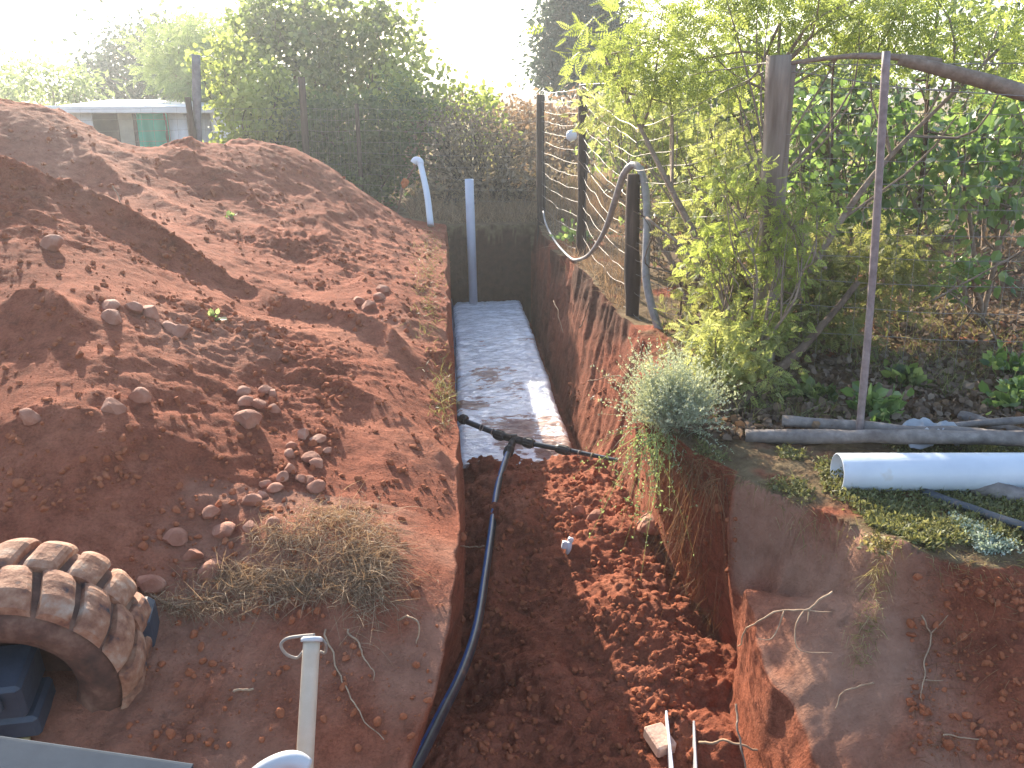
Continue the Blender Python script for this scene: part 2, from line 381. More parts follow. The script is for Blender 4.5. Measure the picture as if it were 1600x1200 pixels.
# steep and face measures
face = isR & (Q[:, 1] < yf(Q[:, 0]) + .02) & (Q[:, 1] > yf(Q[:, 0]) - .5)
clod_amt = np.zeros(len(Q))
pm = fbm(Q, 1.1, 3, 40)
clod_amt[isL] = (.5 + .9 * ss(-.1, .5, pm))[isL] * 1.0
ban = isL & (Q[:, 1] < 3.1) & (Q[:, 0] > -1.0); clod_amt[ban] *= .8
clod_amt[isF] = 1.3; clod_amt[isW1] = .4; clod_amt[isW2] = .5
clod_amt[isR] = .55
smoothface = face & (Q[:, 0] < 1.75) & (nz < .8); clod_amt[smoothface] = .35
w1, i1 = worley(Q + .05 * fbm(Q, 6, 2, 8)[:, None], 9, 1); w2, i2 = worley(Q, 24, 2)
n1 = fbm(Q, 7, 5, 12, .55); n2 = 1 - 2 * np.abs(fbm(Q, 2.6, 4, 14, .55))
n3 = fbm(Q, 28, 4, 15, .6); rough_p = ss(-.25, .45, fbm(Q, 1.7, 3, 41))
rough_p[isF] = 1
disp = clod_amt * (.020 * np.maximum(0, .5 - w1) * 2 * (i1 > .72) * rough_p + .012 * np.maximum(0, .55 - w2) * 1.8 * (i2 > .55) * rough_p + .0075 * n1 + .0075 * n3 * (.45 + rough_p))
disp += np.where(isL, .018 * n2 * ss(-1, .4, pm), 0)
gro = (.012 * np.sin(Q[:, 1] * 34 + 3 * fbm(Q, 2, 2, 77)) * (.5 + .5 * fbm(Q, 3, 2, 78)))  # spade / bucket-tooth grooves
disp += np.where(isW2 & (Q[:, 1] > 5), gro * 1.2, 0) + np.where(isW2, .03 * fbm(Q, 2.2, 3, 66), 0)
disp += np.where(smoothface, .016 * fbm(Q, 3.5, 4, 21), 0)
fade = ss(11.35, 10.9, Q[:, 1]) + ss(11.2, 11.6, Q[:, 1]) * .5
disp *= np.clip(fade, .25, 1)
Pf[idx] = Q + Nf[idx] * disp[:, None]
# soil kinds clay and litter; dark only deepens the tone of two walls
clay = np.zeros(len(Pf)); litter = np.zeros(len(Pf)); dark = np.zeros(len(Pf))
nzf = Nf[:, 2]; colf = np.tile(np.arange(nc), nr); pn = fbm(Pf, 2.5, 4, 33)
onR = colf >= d_
grade = onR & (Pf[:, 1] > yf(np.clip(Pf[:, 0], 1, 8)) - .04) & (nzf > .75)
litter[grade] = ss(-.5, .1, pn[grade] + .25) * .95
farG = Pf[:, 1] > yend - .02
litter[farG] = .9; litter[(colf < a) & (Pf[:, 0] < -8.3)] = .8
heapback = (colf < a) & (Pf[:, 1] > 11.3); litter[heapback] = np.maximum(litter[heapback], ss(.25, .1, Pf[heapback, 2]) * .9)
fz = onR & (Pf[:, 1] < yf(np.clip(Pf[:, 0], 1, 8)) + .02)
clay[fz] = np.clip(ss(1.9, 1.6, Pf[fz, 0]) * ss(-.9, .3, pn[fz] + .2), 0, 1) * .9
clay[fz] *= ss(-.75, -.45, Pf[fz, 2])
bank = (colf < a) & (Pf[:, 1] < 3.2) & (Pf[:, 0] > -1.1); clay[bank] = ss(-.5, .6, pn[bank]) * .55
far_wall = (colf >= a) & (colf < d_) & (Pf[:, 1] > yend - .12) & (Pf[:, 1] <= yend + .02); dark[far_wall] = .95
w2m = (colf >= c_) & (colf < d_); tz = ss(-.45, -.1, Pf[:, 2]); dark[w2m] = ((.35 + .5 * tz) * ss(-.9, .3, pn) * ss(4.2, 5.6, Pf[:, 1]))[w2m]  # right wall darkened towards its top, shade put into the soil colour
heapgrey = (colf < a); clay[heapgrey] = np.maximum(clay[heapgrey], (ss(.15, .8, fbm(Pf, .9, 3, 99)) * .35)[heapgrey])
I = (np.arange(nr - 1)[:, None] * nc + np.arange(nc - 1)[None])
Fq = np.stack([I, I + 1, I + nc + 1, I + nc], -1)          # (nr-1,nc-1,4)
def part(name, m2d, label):
    F = Fq[m2d]; u, inv = np.unique(F.ravel(), return_inverse=True)
    me = mkmesh(name, Pf[u], [inv.reshape(-1, 4)], True)
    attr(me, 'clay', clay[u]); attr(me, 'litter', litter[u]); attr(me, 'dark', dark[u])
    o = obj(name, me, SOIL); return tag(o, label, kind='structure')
cc = np.arange(nc - 1)[None] + np.zeros((nr - 1, 1)); rr_y = ys[:-1][:, None] + np.zeros((1, nc - 1))
Xq = X[:-1, :-1]
hm = (cc < a - 1) & (rr_y > 1.2) & (rr_y < 12.4) & (Xq > -9)
tr = (cc >= a - 1) & (cc < d_ - 1) & (rr_y < yend)
part('spoil_heap', hm, 'large heap of loose red soil piled along the left side of the trench')
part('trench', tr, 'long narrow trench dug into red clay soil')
part('ground', ~hm & ~tr, 'grassy brown ground beyond and to the right of the trench')
# height lookup
from mathutils.bvhtree import BVHTree
_tri = Fq[(rr_y > .5) & (rr_y < 40) & (Xq > -20) & (Xq < 20)]
_vs = Pf.tolist(); BV = BVHTree.FromPolygons(_vs, _tri.tolist(), all_triangles=False); del _vs
def ground(x, y, top=6):
    h = BV.ray_cast((float(x), float(y), top), (0, 0, -1)); return h[0].z if h[0] is not None else 0.0
def hit(u, v):
    """where the sight line through a picture point meets the soil"""
    r = ray(u, v); h = BV.ray_cast(tuple(CC), tuple(r)); return (np.array(h[0]), np.array(h[1])) if h[0] is not None else (PZ(u, v, 0), np.array([0, 0, 1.]))
print('terrain verts', len(Pf))
# ------------------------------------------------------------------ object materials
PVC = simple('white_pvc', [(.3, (.62, .64, .69)), (.8, (.70, .72, .76))], 6, .35, .0, .5)
PVCG = simple('grey_pvc', [(.3, (.46, .50, .60)), (.8, (.56, .60, .70))], 8, .4, 0, .5)
def pipemat():
    m, nt, N, L, b = mat('pipe_print'); g = N.new('ShaderNodeNewGeometry'); t = tex(nt, 25, 6, .7)
    c = ramp(nt, tex(nt, 5, 5), [(.3, (.52, .55, .61)), (.65, (.61, .64, .69)), (.78, (.50, .45, .40))])
    L.new(c, b.inputs['Base Color']); b.inputs['Roughness'].default_value = .38; bump(nt, b, tex(nt, 60), .0006); return m
PIPE = pipemat()
POLY = simple('black_poly', [(.35, (.012, .016, .024)), (.6, (.03, .036, .045)), (.8, (.16, .085, .055))], 14, .36, .001, .6)
POLYB = simple('blue_stripe', [(.3, (.02, .10, .32)), (.8, (.05, .18, .45))], 14, .35, 0, .5)
HOSEG = simple('dusty_hose', [(.35, (.20, .18, .17)), (.7, (.34, .31, .29))], 18, .55, .001, .4)
FIT = simple('fitting', [(.35, (.014, .016, .02)), (.65, (.05, .04, .035)), (.85, (.20, .11, .07))], 20, .5, .002, .5)
RUST = simple('rusty_iron', [(.3, (.12, .055, .035)), (.6, (.22, .115, .085)), (.8, (.30, .19, .15))], 30, .8, .002, .3)
WOOD = simple('weathered_wood', [(.3, (.15, .11, .085)), (.55, (.27, .21, .165)), (.8, (.40, .33, .27))], 14, .85, .006, .2, stretch=(1, 1, .12))
WOODD = simple('dark_wood', [(.3, (.035, .024, .02)), (.6, (.085, .058, .045)), (.8, (.15, .11, .085))], 14, .9, .006, .2, stretch=(1, 1, .12))
GREYW = simple('grey_pole_wood', [(.3, (.13, .105, .095)), (.55, (.22, .185, .165)), (.8, (.36, .31, .28))], 16, .85, .004, .2)
BARK = simple('bark', [(.3, (.07, .045, .032)), (.6, (.15, .10, .07)), (.8, (.24, .17, .12))], 18, .9, .008, .15)
BARKP = simple('pale_bark', [(.3, (.16, .11, .08)), (.6, (.27, .20, .15)), (.8, (.38, .30, .23))], 22, .85, .004, .2)
WIRE = simple('wire', [(.3, (.20, .17, .15)), (.8, (.36, .32, .28))], 40, .6, 0, .3, metal=.2)
def sheetmat():
    m, nt, N, L, b = mat('wet_plastic_sheet')
    t1 = tex(nt, 1.9, 6, .62); t2 = tex(nt, 9, 8, .68, stretch=(1, 2.6, 1))
    mu = N.new('ShaderNodeMath'); mu.operation = 'MULTIPLY_ADD'; L.new(t2, mu.inputs[0]); mu.inputs[1].default_value = .55; L.new(t1, mu.inputs[2])
    gm = N.new('ShaderNodeSeparateXYZ'); gg = N.new('ShaderNodeNewGeometry'); L.new(gg.outputs['Position'], gm.inputs[0])
    mr = N.new('ShaderNodeMapRange'); mr.inputs[1].default_value = 9.2; mr.inputs[2].default_value = 6.2; mr.inputs[3].default_value = -.10; mr.inputs[4].default_value = .07; L.new(gm.outputs[1], mr.inputs[0])
    ad = N.new('ShaderNodeMath'); L.new(mu.outputs[0], ad.inputs[0]); L.new(mr.outputs[0], ad.inputs[1])
    mk = ramp(nt, ad.outputs[0], [(.83, (0, 0, 0)), (.87, (.9, .9, .9)), (.95, (1, 1, 1))])
    base = ramp(nt, t2, [(.3, (.80, .83, .90)), (.7, (.92, .93, .96))]); mud = ramp(nt, t2, [(.3, (.17, .07, .045)), (.7, (.33, .17, .12))])
    L.new(mix(nt, mk, base, mud), b.inputs['Base Color'])
    r = ramp(nt, mk, [(0, (.12,) * 3), (1, (.75,) * 3)]); L.new(r, b.inputs['Roughness']); b.inputs['IOR'].default_value = 1.8; b.inputs['Coat Weight'].default_value = .3; L.new(ramp(nt, mk, [(0, (.15,) * 3), (1, (0, 0, 0))]), b.inputs['Metallic'])
    n = bump(nt, b, tex(nt, 16, 5, .6, stretch=(1, 2.2, 1)), .03, 1); bump(nt, b, tex(nt, 70, 3), .002, .6, n); return m
SHEET = sheetmat()
DKBLUE = simple('dark_blue_lining', [(.3, (.03, .04, .10)), (.7, (.08, .10, .20))], 10, .4, .004, .5)
# ------------------------------------------------------------------ wrapped drainage block in the trench
def block():
    mb = MB(); ny, nx = 260, 60
    yy = np.linspace(6.02, 10.98, ny); prof = []
    for i in range(nx):
        t = i / (nx - 1)
        prof.append(t)
    W0, W1, H = .045, .90, .24; r = .035
    # cross-section: up the left side, over the top, down the right side
    s = np.array(prof); L1 = .22; 
    xs = np.interp(s, [0, .10, .14, .86, .90, 1], [W0, W0, W0 + r, W1 - r, W1, W1 + .01]); zs = np.interp(s, [0, .10, .14, .86, .90, 1], [-1.2, -.955, -.93, -.93, -.955, -1.2])
    Yg, Xg = np.meshgrid(yy, xs, indexing='ij'); Zg = np.repeat(zs[None], ny, 0)
    P = np.stack([Xg, Yg, Zg], -1).reshape(-1, 3); top = (P[:, 2] > -.96)
    wr = (1 - 2 * np.abs(fbm(P * (1, 2.0, 1), 2.4, 4, 201))) * .010 + fbm(P, 1.2, 2, 203) * .018 + (1 - np.abs(fbm(P * (1, 3.2, 1), 6, 4, 205)) * 2) * .009
    P[:, 2] += np.where(top, wr, 0); P[:, 0] += .012 * fbm(P * (0, 1, 1), 2.2, 3, 207) + .02 * ss(7.4, 6, P[:, 1]) * (P[:, 0] > .5)
    P[:, 0] += -.05 * ss(10.6, 10.98, P[:, 1]) * (P[:, 0] - .45)
    # rounded far corners, sagging near end
    P[:, 2] -= .05 * ss(10.8, 10.98, P[:, 1]) ** 2; e = ss(6.35, 6.02, P[:, 1]); P[:, 2] = np.where(top, P[:, 2] - .07 * e, P[:, 2])
    I = (np.arange(ny - 1)[:, None] * nx + np.arange(nx - 1)[None]).ravel(); F = np.stack([I, I + 1, I + nx + 1, I + nx], -1)
    n0 = len(P); mb.add(P, F)
    for j, fl in ((0, 0), (ny - 1, 1)):
        V = P[j * nx:(j + 1) * nx]; B = V.copy(); B[:, 2] = -1.25; k = np.arange(nx - 1)
        F = np.stack([k, k + 1, k + 1 + nx, k + nx], -1); mb.add(np.vstack([V, B]), F if fl else F[:, ::-1])
    root = empty('wrapped_drainage_block', (.47, 8.5, -1.2), 'long low block wrapped in muddy white plastic sheeting on the trench floor', 'drainage block')
    mb.build('plastic_sheet', SHEET, root, True)
    m2 = MB(); yy2 = np.linspace(6.0, 10.95, 90); q = np.stack([.022 + .008 * np.sin(yy2 * 5), yy2, -.90 + .02 * fbm(np.stack([yy2, yy2, yy2 * 0], -1), 3, 3, 301)], -1)
    q2 = q.copy(); q2[:, 2] = -1.2; q3 = q + (.012, 0, 0); q4 = q2 + (.012, 0, 0); k = np.arange(89); n = 90
    V = np.vstack([q, q2, q3, q4]); F = np.concatenate([np.stack([k, k + 1, k + 1 + n, k + n], -1), np.stack([k + 2 * n, k + 3 * n, k + 3 * n + 1, k + 2 * n + 1], -1), np.stack([k, k + 2 * n, k + 2 * n + 1, k + 1], -1)])
    m2.add(V, F); m2.build('lining_edge', DKBLUE, root, True)
block()
# ------------------------------------------------------------------ pipes
def hollow(P0_, P1_, r, th, n=48):
    P0_, P1_ = np.array(P0_), np.array(P1_); T = (P1_ - P0_); T /= np.linalg.norm(T); A = np.cross(T, [0, 0, 1.]); 
    if np.linalg.norm(A) < .1: A = np.array([1., 0, 0])
    A /= np.linalg.norm(A); B = np.cross(T, A); a = np.arange(n) / n * 2 * np.pi; ring = np.cos(a)[:, None] * A + np.sin(a)[:, None] * B
    ch = r * .03
    V = np.vstack([P0_ + ring * (r - ch), P0_ + T * ch + ring * r, P1_ + ring * r, P1_ + ring * (r - th), P0_ + ring * (r - th)])
    F = []; k = np.arange(n); k2 = (k + 1) % n
    for i, j in ((0, 1), (1, 2), (2, 3), (3, 4), (4, 0)): F.append(np.stack([i * n + k, j * n + k, j * n + k2, i * n + k2], -1))
    return V, np.concatenate(F)
pa = PZ(1308, 765, .0); L_, R2 = PZ(1308, 738, .085), PZ(1990, 736, .085)
m = MB(); m.add(*hollow(L_, R2, .084, .006)); o = m.at('drain_pipe', PIPE, True)
me = o.data
tag(o, 'large white plastic drain pipe lying on the grassy right bank, open end to the left', 'pipe')
# vertical vent pipe
b0 = PY(740, 472, 10.75); t0_ = PY(733, 280, 10.72)
m = MB(); m.add(*hollow(t0_, b0 - (0, 0, .1), .052, .004, 32)); o = m.at('vent_pipe', PVCG, True)
tag(o, 'upright grey-white plastic pipe standing at the far end of the trench', 'pipe')
# leaning white pipe
a_, c1 = PY(656, 252, 11.35), PY(673, 352, 10.75)
root = empty('leaning_pipe', c1, 'short white plastic pipe leaning on the far edge of the heap', 'pipe')
m = MB(); P = smoothpath([a_, a_ + (c1 - a_) * .5 + (.02, 0, -.01), c1], 14); addtube(m, P, np.linspace(.036, .040, 14), 16); m.build('tube', PVC, root, True)
m = MB(); d_v = (c1 - a_) / np.linalg.norm(c1 - a_); addtube(m, smoothpath([a_ + d_v * .05, a_, a_ + (-.05, 0, .015), a_ + (-.08, 0, -.02)], 12), .043, 14); m.build('elbow', PVC, root, True)
q0, q1 = PY(652, 254, 11.36), PY(617, 342, 11.2)
m = MB(); addtube(m, smoothpath([q0, q0 * .5 + q1 * .5 + (-.03, 0, .04), q1 - (0, 0, .1)], 14), .011, 8); o = m.at('rusty_rod', RUST, True); tag(o, 'thin rusty iron rod propped against the leaning white pipe', 'rod')
m = MB(); box(m, PY(633, 285, 11.25), (.09, .05, .09), rotm((0, 1, 0), .5), .02); box(m, PY(631, 290, 11.22), (.05, .08, .05), rotm((1, 1, 0), .6), .015); o = m.at('orange_rag', simple('orange_rag', [(.3, (.35, .09, .03)), (.7, (.6, .2, .06))], 40, .9, .01)); tag(o, 'small orange rag caught halfway up the rusty rod', 'rag')
# irrigation tee
zt = -.74
root = empty('irrigation_line', PZ(805, 688, zt), 'black irrigation pipe with a tee fitting laid across the trench, hose running towards the front', 'pipe')
m = MB(); A_, B_, T_ = PZ(712, 652, -.66), PZ(1003, 727, -.72), PZ(803, 686, zt)
addtube(m, smoothpath([A_ + (A_ - T_) * .15, A_, T_ + (0, 0, .0), PZ(900, 706, -.745), B_, B_ + (B_ - T_) * .15], 60), np.concatenate([np.full(22, .021), np.full(12, .019), np.linspace(.018, .010, 26)]), 12); m.build('cross_pipe', POLY, root, True)
hp = [T_ + (0, 0, -.0), PZ(795, 705, -.80), PZ(778, 760, -.84), PZ(768, 830, -.84), PZ(758, 900, -.82), PZ(745, 980, -.76), PZ(722, 1050, -.70), PZ(690, 1115, -.62), PZ(655, 1185, -.55), PZ(610, 1270, -.50), PZ(560, 1400, -.48)]
hp = smoothpath(hp, 110)
m = MB(); addtube(m, hp, .0225, 14); m.build('hose', POLY, root, True)
# stripe on the hose
T = np.gradient(hp, axis=0); T /= np.linalg.norm(T, axis=1)[:, None]; S_ = np.cross(T, [0, 0, 1.]); S_ /= np.linalg.norm(S_, axis=1)[:, None]; N_ = np.cross(S_, T)
m = MB(); q = []
for an in np.linspace(-.35, .35, 5): q.append(hp + (np.cos(an + .5) * N_ + np.sin(an + .5) * S_) * .0230)
q = np.stack(q, 1); V = q.reshape(-1, 3); k = (np.arange(109)[:, None] * 5 + np.arange(4)[None]).ravel(); m.add(V, np.stack([k, k + 5, k + 6, k + 1], -1)); 
V2 = V - np.repeat(N_, 5, 0) * .004; m.add(V2, np.stack([k, k + 1, k + 6, k + 5], -1)); m.build('stripe', POLYB, root, True)
dcr = (B_ - A_) / np.linalg.norm(B_ - A_); dh = hp[3] - hp[0]; dh /= np.linalg.norm(dh)
def nut(c, d, r, l, name='compression_nut'):
    m = MB(); V, F = [], []
    addtube(m, [c - d * l / 2, c - d * l * .35, c - d * l * .3, c + d * l * .3, c + d * l * .5], [r * .86, r, r, r, r * .82], 12)
    for i in range(10):
        a = i / 10 * 2 * np.pi; A = np.cross(d, [0, 0, 1.]); A /= np.linalg.norm(A); B = np.cross(A, d); n = A * np.cos(a) + B * np.sin(a)
        rt = np.stack([d, n, np.cross(d, n)], -1); box(m, c + n * r, (l * .6, r * .18, r * .22), rt, .001)
    m.build(name, FIT, root, False)
m = MB(); addtube(m, [T_ - dcr * .07, T_ + dcr * .07], .028, 14); addtube(m, [T_, T_ + dh * .09], .027, 14); box(m, T_ + (0, 0, .025), (.05, .03, .02), None, .004); m.build('tee_fitting', FIT, root, True)
for c, d, r, l in ((T_ - dcr * .12, dcr, .035, .085), (T_ + dcr * .12, dcr, .035, .085), (T_ + dh * .11, dh, .034, .08), (A_ + dcr * .07, dcr, .034, .06), (PZ(880, 703, -.745), dcr, .031, .11)): nut(c, d, r, l)
for c in (PZ(752, 668, -.68), PZ(770, 675, -.71), PZ(905, 709, -.74), PZ(925, 713, -.74)):
    m = MB(); A = np.cross(dcr, [0, 0, 1.]); A /= np.linalg.norm(A); B = np.cross(A, dcr); t = np.linspace(0, 2 * np.pi, 13)
    addtube(m, c + .023 * (np.cos(t)[:, None] * A + np.sin(t)[:, None] * B), .004, 6); m.build('hose_clamp', WIRE, root, True)
# looping hose over the fence
lp = [(849, 330, 10.2), (853, 350, 10.0), (868, 378, 9.4), (890, 402, 8.8), (903, 406, 8.4), (922, 396, 8.0), (945, 360, 7.4), (962, 310, 7.0), (975, 272, 6.8), (990, 257, 6.7), (1002, 268, 6.6), (1009, 300, 6.5), (1011, 340, 6.4), (1010, 385, 6.3), (1009, 430, 6.2), (1016, 470, 6.1), (1030, 515, 6.0), (1048, 545, 5.95)]
P = smoothpath([PY(*q) for q in lp], 90); P[-1, 2] -= .05
r = np.interp(np.linspace(0, 1, 90), [0, .35, .52, .6, 1], [.010, .015, .020, .026, .030])
m = MB(); addtube(m, P, r, 12); o = m.at('looped_hose', HOSEG, True); tag(o, 'grey-brown hose looped over the short fence post and drooping towards the trench', 'hose')
# ------------------------------------------------------------------ fences
def post(mb, base, top, r, sink=.25, k=9, taper=.9, seed=1):
    base, top = np.array(base), np.array(top); d = (top - base) / np.linalg.norm(top - base); n = 14
    t = np.linspace(0, 1, n); P = (base - d * sink)[None] * (1 - t[:, None]) + top[None] * t[:, None]
    P[:, 0] += .015 * np.sin(t * 5 + seed) * r * 8; addtube(mb, P, np.linspace(r, r * taper, n) * (1 + .06 * np.sin(t * 17 + seed)), k, wob=.09, seed=seed)
def wire(mb, A, B, sag, r, n=26, wob=.01, seed=0):
    t = np.linspace(0, 1, n)[:, None]; P = np.array(A) * (1 - t) + np.array(B) * t; P[:, 2] -= sag * 4 * (t * (1 - t))[:, 0]
    P[1:-1] += wob * fbm(P[1:-1] + seed, 2.5, 2, 400 + seed)[:, None] * np.array([.6, .6, 1])
    addtube(mb, P, r, 4, cap=False); return P
# side fence
side = [((845, 352), (845, 148), 10.95, .055, WOODD), ((908, 402), (911, 142), 9.0, .05, WOODD), ((986, 492), (992, 272), 6.6, .06, WOODD), ((1190, 592), (1215, 86), 5.0, .060, WOOD)]
fr = empty('side_fence', (1.4, 8, 0), 'sagging wire mesh fence on wooden posts along the right side of the trench', 'fence')
tops, bases = [], []
for i, (b, t_, y, r, mt) in enumerate(side):
    B = PY(*b, y); B[2] = ground(B[0], B[1]); T = PY(*t_, y); m = MB(); post(m, B, T, r, seed=i * 3 + 1, taper=1.0 if i == 3 else .9); o = m.build('post', mt, fr, True); tops.append(T); bases.append(B)
m = MB(); post(m, PY(1200, 592, 5.06), PY(1232, 96, 5.1), .035, seed=9, taper=1); m.build('post', WOOD, fr, True)
E_ = np.array([4.4, 4.6, 0.]); tops.append(E_ + (0, 0, 1.8)); bases.append(E_); m = MB(); post(m, E_, E_ + (0, 0, 1.8), .06, seed=5); m.build('post', WOOD, fr, True)
W3 = np.array([tops[2][0], tops[2][1], 1.5])
nodes_b = [bases[0], bases[1], bases[2], bases[3], bases[4]]; nodes_t = [tops[0], tops[1], W3 * .4 + tops[2] * .6 + (0, 0, .1), tops[3] - (0, 0, .08), tops[4]]
mesh = MB(); nh = 13
for s in range(4):
    lines = []
    for h in range(nh):
        q = (h / (nh - 1)) ** .85
        A = nodes_b[s] * (1 - q) + nodes_t[s] * q; B = nodes_b[s + 1] * (1 - q) + nodes_t[s + 1] * q; A = A + (0, 0, .04); B = B + (0, 0, .04)
        lines.append(wire(mesh, A, B, (.03 + (.07 if s in (1, 2) else 0) * (1 - q)), .0017 if h < nh - 1 else .003, wob=.018 if s in (1, 2) else .01, seed=s * 20 + h))
    L3 = np.array(lines); nv = [12, 16, 14, 16][s]
    for i in range(nv):
        k = int((i + .5) / nv * 25); addtube(mesh, L3[:, k], .0013, 4, cap=False)
mesh.build('wire_mesh', WIRE, fr)
m = MB(); addtube(m, [PY(893, 212, 8.9) - (0, .02, 0), PY(893, 212, 8.9), PY(893, 212, 8.9) + (0, .03, 0)], [.05, .055, .03], 20); m.build('white_disc', PVC, fr, True)  # plain white disc by the second fence post
# strainer wires up to the tree
m = MB(); wire(m, PY(905, 133, 9), PY(1210, 98, 5), .02, .004, seed=77); wire(m, PY(1215, 110, 5), PY(1600, 150, 4.6), .02, .003, seed=78); m.build('strand', WIRE, fr)
# back fence
fb = empty('back_fence', (-2, 12.4, 0), 'low wire fence with dark posts crossing behind the heap and trench', 'fence')
bx = []
for i, (u, v, y, r) in enumerate(((-180, 100, 12.6, .06), (305, 85, 12.6, .058), (470, 120, 12.5, .05), (557, 162, 12.3, .03), (845, 160, 11.4, .04))):
    T = PY(u, v, y); B = np.array([T[0], T[1], 0]); m = MB()
    if i == 1: B = PY(311, 225, 12.6)
    post(m, B, T, r, sink=.8, seed=i + 20); m.build('post', WOODD if i != 1 else simple('slate_post', [(.3, (.10, .10, .11)), (.7, (.19, .19, .2))], 12, .8, .004), fb, True); bx.append((B * (1, 1, 0), T))
m = MB(); post(m, PY(303, 225, 12.5), PY(294, 152, 12.55), .045, seed=31); m.build('brace_post', WOODD, fb, True)
mesh = MB()
for s in range(4):
    ln = []
    for h in range(10):
        q = .06 + .85 * h / 9; A = bx[s][0] * (1 - q) + np.array([*bx[s][1][:2], 1.5]) * q; B = bx[s + 1][0] * (1 - q) + np.array([*bx[s + 1][1][:2], 1.5]) * q
        ln.append(wire(mesh, A, B, .02, .0016, seed=200 + s * 10 + h))
    ln = np.array(ln)
    for k in np.linspace(0, 25, 16).astype(int): addtube(mesh, ln[:, k], .0012, 4, cap=False)
mesh.build('wire_mesh', WIRE, fb)
# thin steel rod in front
m = MB(); B, T = PZ(1340, 702, .0), PY(1385, 80, 3.95); addtube(m, smoothpath([B - (0, 0, .2), B, (B + T) / 2 + (.012, 0, 0), T], 30), .0175, 12, wob=.04); o = m.at('leaning_stake', simple('purple_brown_metal', [(.3, (.16, .115, .11)), (.6, (.26, .20, .19)), (.8, (.36, .29, .27))], 25, .6, .001, .4), True)
tag(o, 'tall thin brown metal stake leaning upright behind the white drain pipe', 'stake')
# ------------------------------------------------------------------ hut
def hut():
    y = 17.0; root = empty('shed', PY(225, 235, y) * (1, 1, 0), 'low white shed with a flat roof and a green cloth over its doorway', 'shed')
    def U(u, v, yy=y): return PY(u, v, yy)
    zt = U(200, 172)[2]; zb = -.1
    WHT = simple('shed_panel', [(.3, (.62, .64, .70)), (.7, (.76, .77, .80))], 3, .7, .004); GRY = simple('grey_panel', [(.3, (.36, .36, .37)), (.7, (.48, .47, .46))], 4, .8, .004)
    DRK = simple('opening_shade_and_post', [(.3, (.07, .05, .05)), (.7, (.13, .09, .08))], 6, .9, .004)  # dark panels stand for the unlit inside; uprights share this colour
    def pan(name, u0, u1, mt, dy=0, ztop=None, z0=None, corr=0):
        a, b = U(u0, 200, y + dy)[0], U(u1, 200, y + dy)[0]; z1 = ztop or zt; z00 = zb if z0 is None else z0; m = MB()
        if corr:
            n = int(abs(b - a) / .03) + 2; x = np.linspace(a, b, n); yy = y + dy + .012 * np.sin(x * 2 * np.pi / .12)
            V = np.vstack([np.stack([x, yy, x * 0 + z00], -1), np.stack([x, yy, x * 0 + z1], -1), np.stack([x, yy + .02, x * 0 + z00], -1), np.stack([x, yy + .02, x * 0 + z1], -1)]); k = np.arange(n - 1)
            m.add(V, np.concatenate([np.stack([k, k + 1, k + 1 + n, k + n], -1), np.stack([k + 2 * n, k + 3 * n, k + 1 + 3 * n, k + 1 + 2 * n], -1), np.stack([k + n, k + n + 1, k + 1 + 3 * n, k + 3 * n], -1)]))
        else: box(m, ((a + b) / 2, y + dy + .03, (z00 + z1) / 2), (abs(b - a), .06, z1 - z00), None, .01)
        return m.build(name, mt, root, bool(corr))
    pan('wall_panel', 95, 146, WHT, corr=1); pan('opening_shade', 146, 186, DRK, .3); pan('door', 186, 214, simple('olive_door', [(.3, (.30, .27, .22)), (.7, (.40, .36, .30))], 5, .7, .003)); pan('opening_shade', 214, 262, DRK, .3)
    pan('wall_panel', 262, 298, WHT, corr=1); pan('wall_panel', 298, 330, GRY, corr=1)
    # side and back walls
    a, b = U(95, 200)[0], U(330, 200)[0]
    for nm, x in (('side_wall', a + .03), ('side_wall', b - .03)):
        m = MB(); box(m, (x, y + 1.35, (zb + zt) / 2), (.05, 2.5, zt - zb)); m.build(nm, WHT, root)
    m = MB(); box(m, ((a + b) / 2, y + 2.65, (zb + zt) / 2), (b - a, .06, zt - zb)); m.build('back_wall', WHT, root)
    m = MB(); box(m, ((a + b) / 2 + .1, y + 1.25, zt + .05), (b - a + .45, 3.2, .07), rotm((1, 0, 0), .02), .01); box(m, ((a + b) / 2 + .1, y - .36, zt + .02), (b - a + .5, .04, .12), rotm((0, 1, 0), .004), .01)
    m.build('roof', simple('roof_sheet', [(.3, (.62, .60, .60)), (.7, (.74, .72, .72))], 3, .6, .004), root)
    for u in (214, 262, 298): 
        m = MB(); x = U(u, 200)[0]; box(m, (x, y - .05, (zb + zt) / 2), (.07, .07, zt - zb), None, .01); m.build('upright', DRK, root)
    # tarp
    n, k = 40, 30; a, b = U(215, 200, y - .1)[0], U(263, 200, y - .1)[0]; X_, Z_ = np.meshgrid(np.linspace(a, b, n), np.linspace(zb + .1, zt - .02, k)); P = np.stack([X_, X_ * 0 + y - .12, Z_], -1).reshape(-1, 3)
    P[:, 1] += .035 * np.sin(P[:, 0] * 26 + 2 * fbm(P, 1.5, 2, 5)) + .02 * fbm(P, 4, 3, 9); I = (np.arange(k - 1)[:, None] * n + np.arange(n - 1)[None]).ravel(); F = np.stack([I, I + 1, I + n + 1, I + n], -1)
    m = MB(); m.add(P, F); m.add(P + (0, .01, 0), F[:, ::-1]); m.build('green_cloth', leafmat('green_cloth', [(.02, .55, .40), (.03, .60, .44)], .5, .6, (1, 1.2, 1.15)), root, True)
hut()
